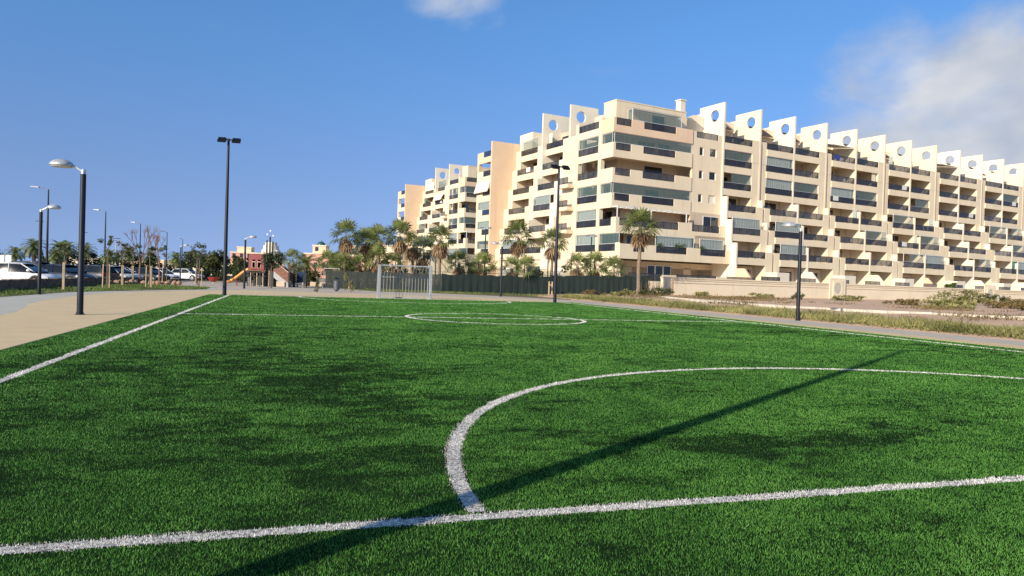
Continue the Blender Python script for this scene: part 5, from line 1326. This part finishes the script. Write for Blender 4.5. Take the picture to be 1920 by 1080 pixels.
car('white sedan parked side-on at the left edge of the view', pw_, (-31.6, 46.2, 0), R_(3))
car('navy sedan parked just right of the white sedan', pn_, (-33.4, 53.5, 0), R_(-12))
car('dark sport utility car behind the white and navy sedans', pg_, (-38.4, 58, 0), R_(-5), 'suv')
car('charcoal hatchback right of the nearest dome lamp', pg_, (-34.9, 59.3, 0), R_(165), 'hatch')
car('silver hatchback behind the three-stake sapling', ps_, (-35.3, 63.5, 0), R_(-15), 'hatch')
car('white sedan behind the silver hatchback', pw_, (-38.1, 69.5, 0), R_(-15))
car('black sedan before the second road lamp', pb_, (-37.3, 73.5, 0), R_(-15))
car('white sedan beside the black one, among saplings', pw_, (-39.6, 80.5, 0), R_(-15))
car('white hatchback at the right end of the parked cars', pw_, (-44.0, 97, 0), R_(-10), 'hatch')
car('white estate car deep in the car park behind the navy sedan', ps_, (-43.5, 70, 0), R_(0), 'hatch')
car('black hatchback deep in the car park behind the charcoal one', pb_, (-42.8, 76, 0), R_(170), 'hatch')

# ------------------------------------------------------------------ playground
M['orange'] = mat('orange_slide_plastic', (0.70, 0.27, 0.035), 0.35, var=0.08)
M['redp'] = mat('red_panel', (0.21, 0.038, 0.038), 0.55, var=0.1)
M['brownp'] = mat('brown_wood_panel', (0.20, 0.085, 0.055), 0.7, var=0.2, scale=6)
M['greyp'] = mat('grey_play_panel', (0.36, 0.36, 0.36), 0.6, var=0.08)
pg = thing('play_tower', 'ship-like wooden play tower with red cabin, masts and orange slide', 'playground', (-24.0, 69.0, 0), R_(-4))
def P(name, m, *boxes, par=None):
    mb = MB()
    for b in boxes: mb.box(*b)
    return mb.build(name, m, par or pg)
for x in (-1.1, 0.45):
    for y in (-0.7, 0.7): P('post', M['trim'], (x - 0.05, x + 0.05, y - 0.05, y + 0.05, 0, 3.1))
P('deck', M['brownp'], (-1.2, 0.55, -0.8, 0.8, 1.45, 1.55))
cab = P('cabin_wall', M['redp'], (-1.06, 0.41, -0.82, -0.76, 2.55, 3.05), (-1.06, -0.72, -0.82, -0.76, 1.6, 2.55), (0.08, 0.41, -0.82, -0.76, 1.6, 2.55), (-0.45, -0.2, -0.82, -0.76, 1.6, 2.55), (-0.72, -0.45, -0.82, -0.76, 1.6, 1.8), (-0.2, 0.08, -0.82, -0.76, 1.6, 1.8))
P('cabin_wall', M['redp'], (-1.18, -1.10, -0.7, 0.7, 1.6, 3.05)); P('cabin_wall', M['redp'], (0.46, 0.54, -0.7, 0.7, 2.3, 3.05)); P('cabin_wall', M['redp'], (-1.06, 0.41, 0.74, 0.80, 1.6, 3.05))
P('cornice', M['block'], (-1.25, 0.62, -0.90, 0.90, 3.08, 3.2))
for x in (-0.72, -0.2): P('window_arch', M['block'], (x - 0.04, x + 0.31, -0.86, -0.825, 2.3, 2.38), (x - 0.04, x, -0.86, -0.825, 1.75, 2.3), (x + 0.27, x + 0.31, -0.86, -0.825, 1.75, 2.3))
P('net_rail', M['trim'], (-1.3, 0.6, -0.95, -0.90, 1.30, 1.36)); P('net_rail', M['trim'], (-1.3, 0.6, -0.95, -0.90, 0.95, 1.0))
for i in range(6): P('ladder_pole', M['stake'] if i % 2 else M['trim'], (-1.15 + i * 0.3, -1.09 + i * 0.3, -0.93, -0.87, 0, 1.30))
P('net_panel', M['trim'], (-1.05, 0.40, 0.72, 0.76, 0.1, 1.4)); P('base_panel', M['trim'], (0.50, 1.25, -0.5, 0.6, 0, 1.5)); P('base_panel', M['greyp'], (-1.2, -0.95, -0.75, -0.4, 0, 0.9))
for i, (x, h_) in enumerate(((0.30, 4.45), (0.56, 4.8), (0.80, 4.35))):
    mst = MB().tube((x, 0.1 * i, 0), (x, 0.1 * i, h_), 0.085, 0.075, n=10).build('mast', M['trim'], pg)
    MB().tube((x, 0.1 * i, h_), (x, 0.1 * i, h_ + 0.5), 0.012, n=5).build('mast_tip', M['galv'], mst)
    MB().box(x - 0.06, x + 0.06, 0.1 * i - 0.01, 0.1 * i + 0.01, h_ + 0.5, h_ + 0.64).build('pennant', M['galv'], mst)
# slide: a curved trough
sl_ = MB(); N = 14; pr = [(-1.2 - 2.35 * t, -0.1, 1.55 - 1.32 * (3 * t * t - 2 * t ** 3) ** 0.85) for t in np.linspace(0, 1, N)]
for (x, y, z) in pr: sl_.v += [(x, y - 0.30, z + 0.22), (x, y - 0.26, z + 0.02), (x, y, z - 0.03), (x, y + 0.26, z + 0.02), (x, y + 0.30, z + 0.22)]
for i in range(N - 1):
    for k in range(4): sl_.f.append((i * 5 + k, i * 5 + k + 1, i * 5 + k + 6, i * 5 + k + 5))
so = sl_.build('slide', M['orange'], pg, smooth=True); so.modifiers.new('t', 'SOLIDIFY').thickness = 0.04
P('slide_support', M['redp'], (-2.6, -2.5, -0.15, -0.05, 0, 0.55))
# stair ramp on the right
for y in (-0.6, 0.45):
    rp = MB(); rp.prism([(1.25, 1.55), (1.25, 2.45), (2.7, 1.35), (2.7, 0.45)], y, y + 0.06, 'y'); rp.build('stair_rail_panel', M['brownp'], pg)
    rp = MB(); rp.prism([(1.25, 2.47), (1.25, 2.56), (2.75, 1.44), (2.75, 1.36)], y - 0.02, y + 0.08, 'y'); rp.build('hand_rail', M['block'], pg)
rp = MB(); rp.prism([(1.25, 0.9), (1.25, 1.5), (2.7, 0.42), (2.7, 0.0), (2.4, 0.0)], -0.5, 0.42, 'y'); rp.build('stair_ramp', M['greyp'], pg)
P('post', M['trim'], (2.74, 2.86, -0.66, -0.54, 0, 1.75)); P('post', M['trim'], (2.74, 2.86, 0.45, 0.57, 0, 1.75))
P('base_panel', M['block'], (1.6, 2.4, -0.66, -0.62, 0.05, 0.55))
pc = thing('play_cabin', 'small dark play cabin with white bench right of the tower stairs', 'playground', (-20.6, 69.8, 0))
for x in (-0.45, 0.45):
    for y in (-0.45, 0.45): P('post', M['trim'], (x - 0.05, x + 0.05, y - 0.05, y + 0.05, 0, 1.9), par=pc)
P('roof_panel', M['trim'], (-0.55, 0.55, -0.55, 0.55, 1.9, 1.96), par=pc); P('side_panel', M['greyp'], (0.40, 0.44, -0.4, 0.4, 0.4, 1.3), par=pc); P('back_panel', M['bluegl'], (-0.4, 0.4, 0.40, 0.44, 0.5, 1.5), par=pc); P('bench', M['frame'], (-0.40, 0.40, -0.45, -0.1, 0.32, 0.42), (-0.38, -0.3, -0.42, -0.12, 0, 0.32), (0.3, 0.38, -0.42, -0.12, 0, 0.32), par=pc)
gf = thing('swing_frame', 'thin pale steel frame between playground and litter bin', 'frame', (-17.9, 71.0, 0))
for x in (-0.75, 0.75): MB().tube((x * 1.15, 0, 0), (x, 0, 1.95), 0.035, n=7).build('leg', M['galv'], gf)
MB().tube((-0.76, 0, 1.95), (0.76, 0, 1.95), 0.035, n=7).build('top_bar', M['galv'], gf)

# ------------------------------------------------------------------ distant buildings
M['pink'] = wall_mat('pink_render', (0.60, 0.33, 0.24), (0.45, 0.25, 0.18)); M['dome'] = mat('green_dome_tiles', (0.03, 0.10, 0.085), 0.4, var=0.2)
def far_house(label, loc, rz, blocks, win=True):
    """blocks: (x0,x1,y0,y1,z0,z1,material)"""
    r = thing('distant_building', label, 'building', loc, rz)
    for (x0, x1, y0, y1, z0, z1, m) in blocks:
        w = MB().box(x0, x1, y0, y1, z0, z1).build('wall', M[m], r); MB().box(x0 - 0.2, x1 + 0.2, y0 - 0.2, y1 + 0.2, z1, z1 + 0.35).build('cornice', M['ochre'], r)
        if win:
            z = z0 + 1.0 if z0 < 1 else z0 + 0.8
            while z + 1.5 < z1:
                x = x0 + 0.9
                while x + 1.3 < x1:
                    MB().box(x, x + 1.2, y0 - 0.06, y0 - 0.003, z, z + 1.5).build('window', M['door'], w); x += 2.9
                z += 3.1
    return r
far_house('pinkish hotel wing behind the slide', (-109, 290, 0), R_(8), [(-5.2, 5.0, 0, 10, 0, 9.0, 'pink'), (5.05, 10.0, 1, 10, 0, 7.4, 'ochre'), (-3.0, 2.5, 2, 8, 9.36, 11.2, 'peach'), (-9.5, -5.25, 2, 10, 0, 4.8, 'ochre')])
fb = far_house('pale hotel block with white stepped top behind the play tower', (-111.5, 300, 0), R_(5), [(2.0, 14.0, 0, 8, 0, 9.0, 'ochre'), (-1.0, 1.95, 1, 8, 0, 7.6, 'peach')])
mb = MB(); mb.lathe([(3.9, 9.4), (3.8, 11.0), (3.3, 11.05), (3.1, 12.8), (2.5, 12.85), (2.3, 14.2), (2.0, 14.3), (0.1, 14.3)], (9.0, 4, 0), 18); mb.build('stepped_top', M['white'], fb)
fc = far_house('peach hotel with a small green dome among the palms', (-70, 260, 0), R_(0), [(-6, 3.5, 0, 8, 0, 8.6, 'pink'), (-3.0, 1.8, 1, 6, 8.96, 11.6, 'peach'), (3.55, 9, 1, 8, 0, 8.0, 'ochre'), (9.05, 12.5, 1, 8, 0, 12.0, 'peach')])
mb = MB(); mb.lathe([(1.6, 11.95), (1.55, 12.4), (1.2, 12.9), (0.6, 13.3), (0.10, 13.4), (0.05, 14.0)], (-0.6, 3.5, 0), 16); mb.build('dome', M['dome'], fc)
far_house('low peach houses seen between the tall palms left of the building', (-40, 205, 0), R_(-6), [(-9, 0, 0, 8, 0, 6.8, 'pink'), (0.05, 9.0, -1, 8, 0, 8.0, 'peach'), (2, 6, 1, 6, 8.36, 10, 'ochre')])
far_house('pale low building far behind the parked cars', (-150, 260, 0), R_(4), [(-12, 0, 0, 8, 0, 4.6, 'white'), (0.05, 18, 1, 8, 0, 3.6, 'ochre')])
far_house('long low peach building behind the small trees at left', (-112, 230, 0), R_(4), [(-14, 0, 0, 8, 0, 4.0, 'peach'), (0.05, 22, 1, 8, 0, 3.6, 'ochre')])
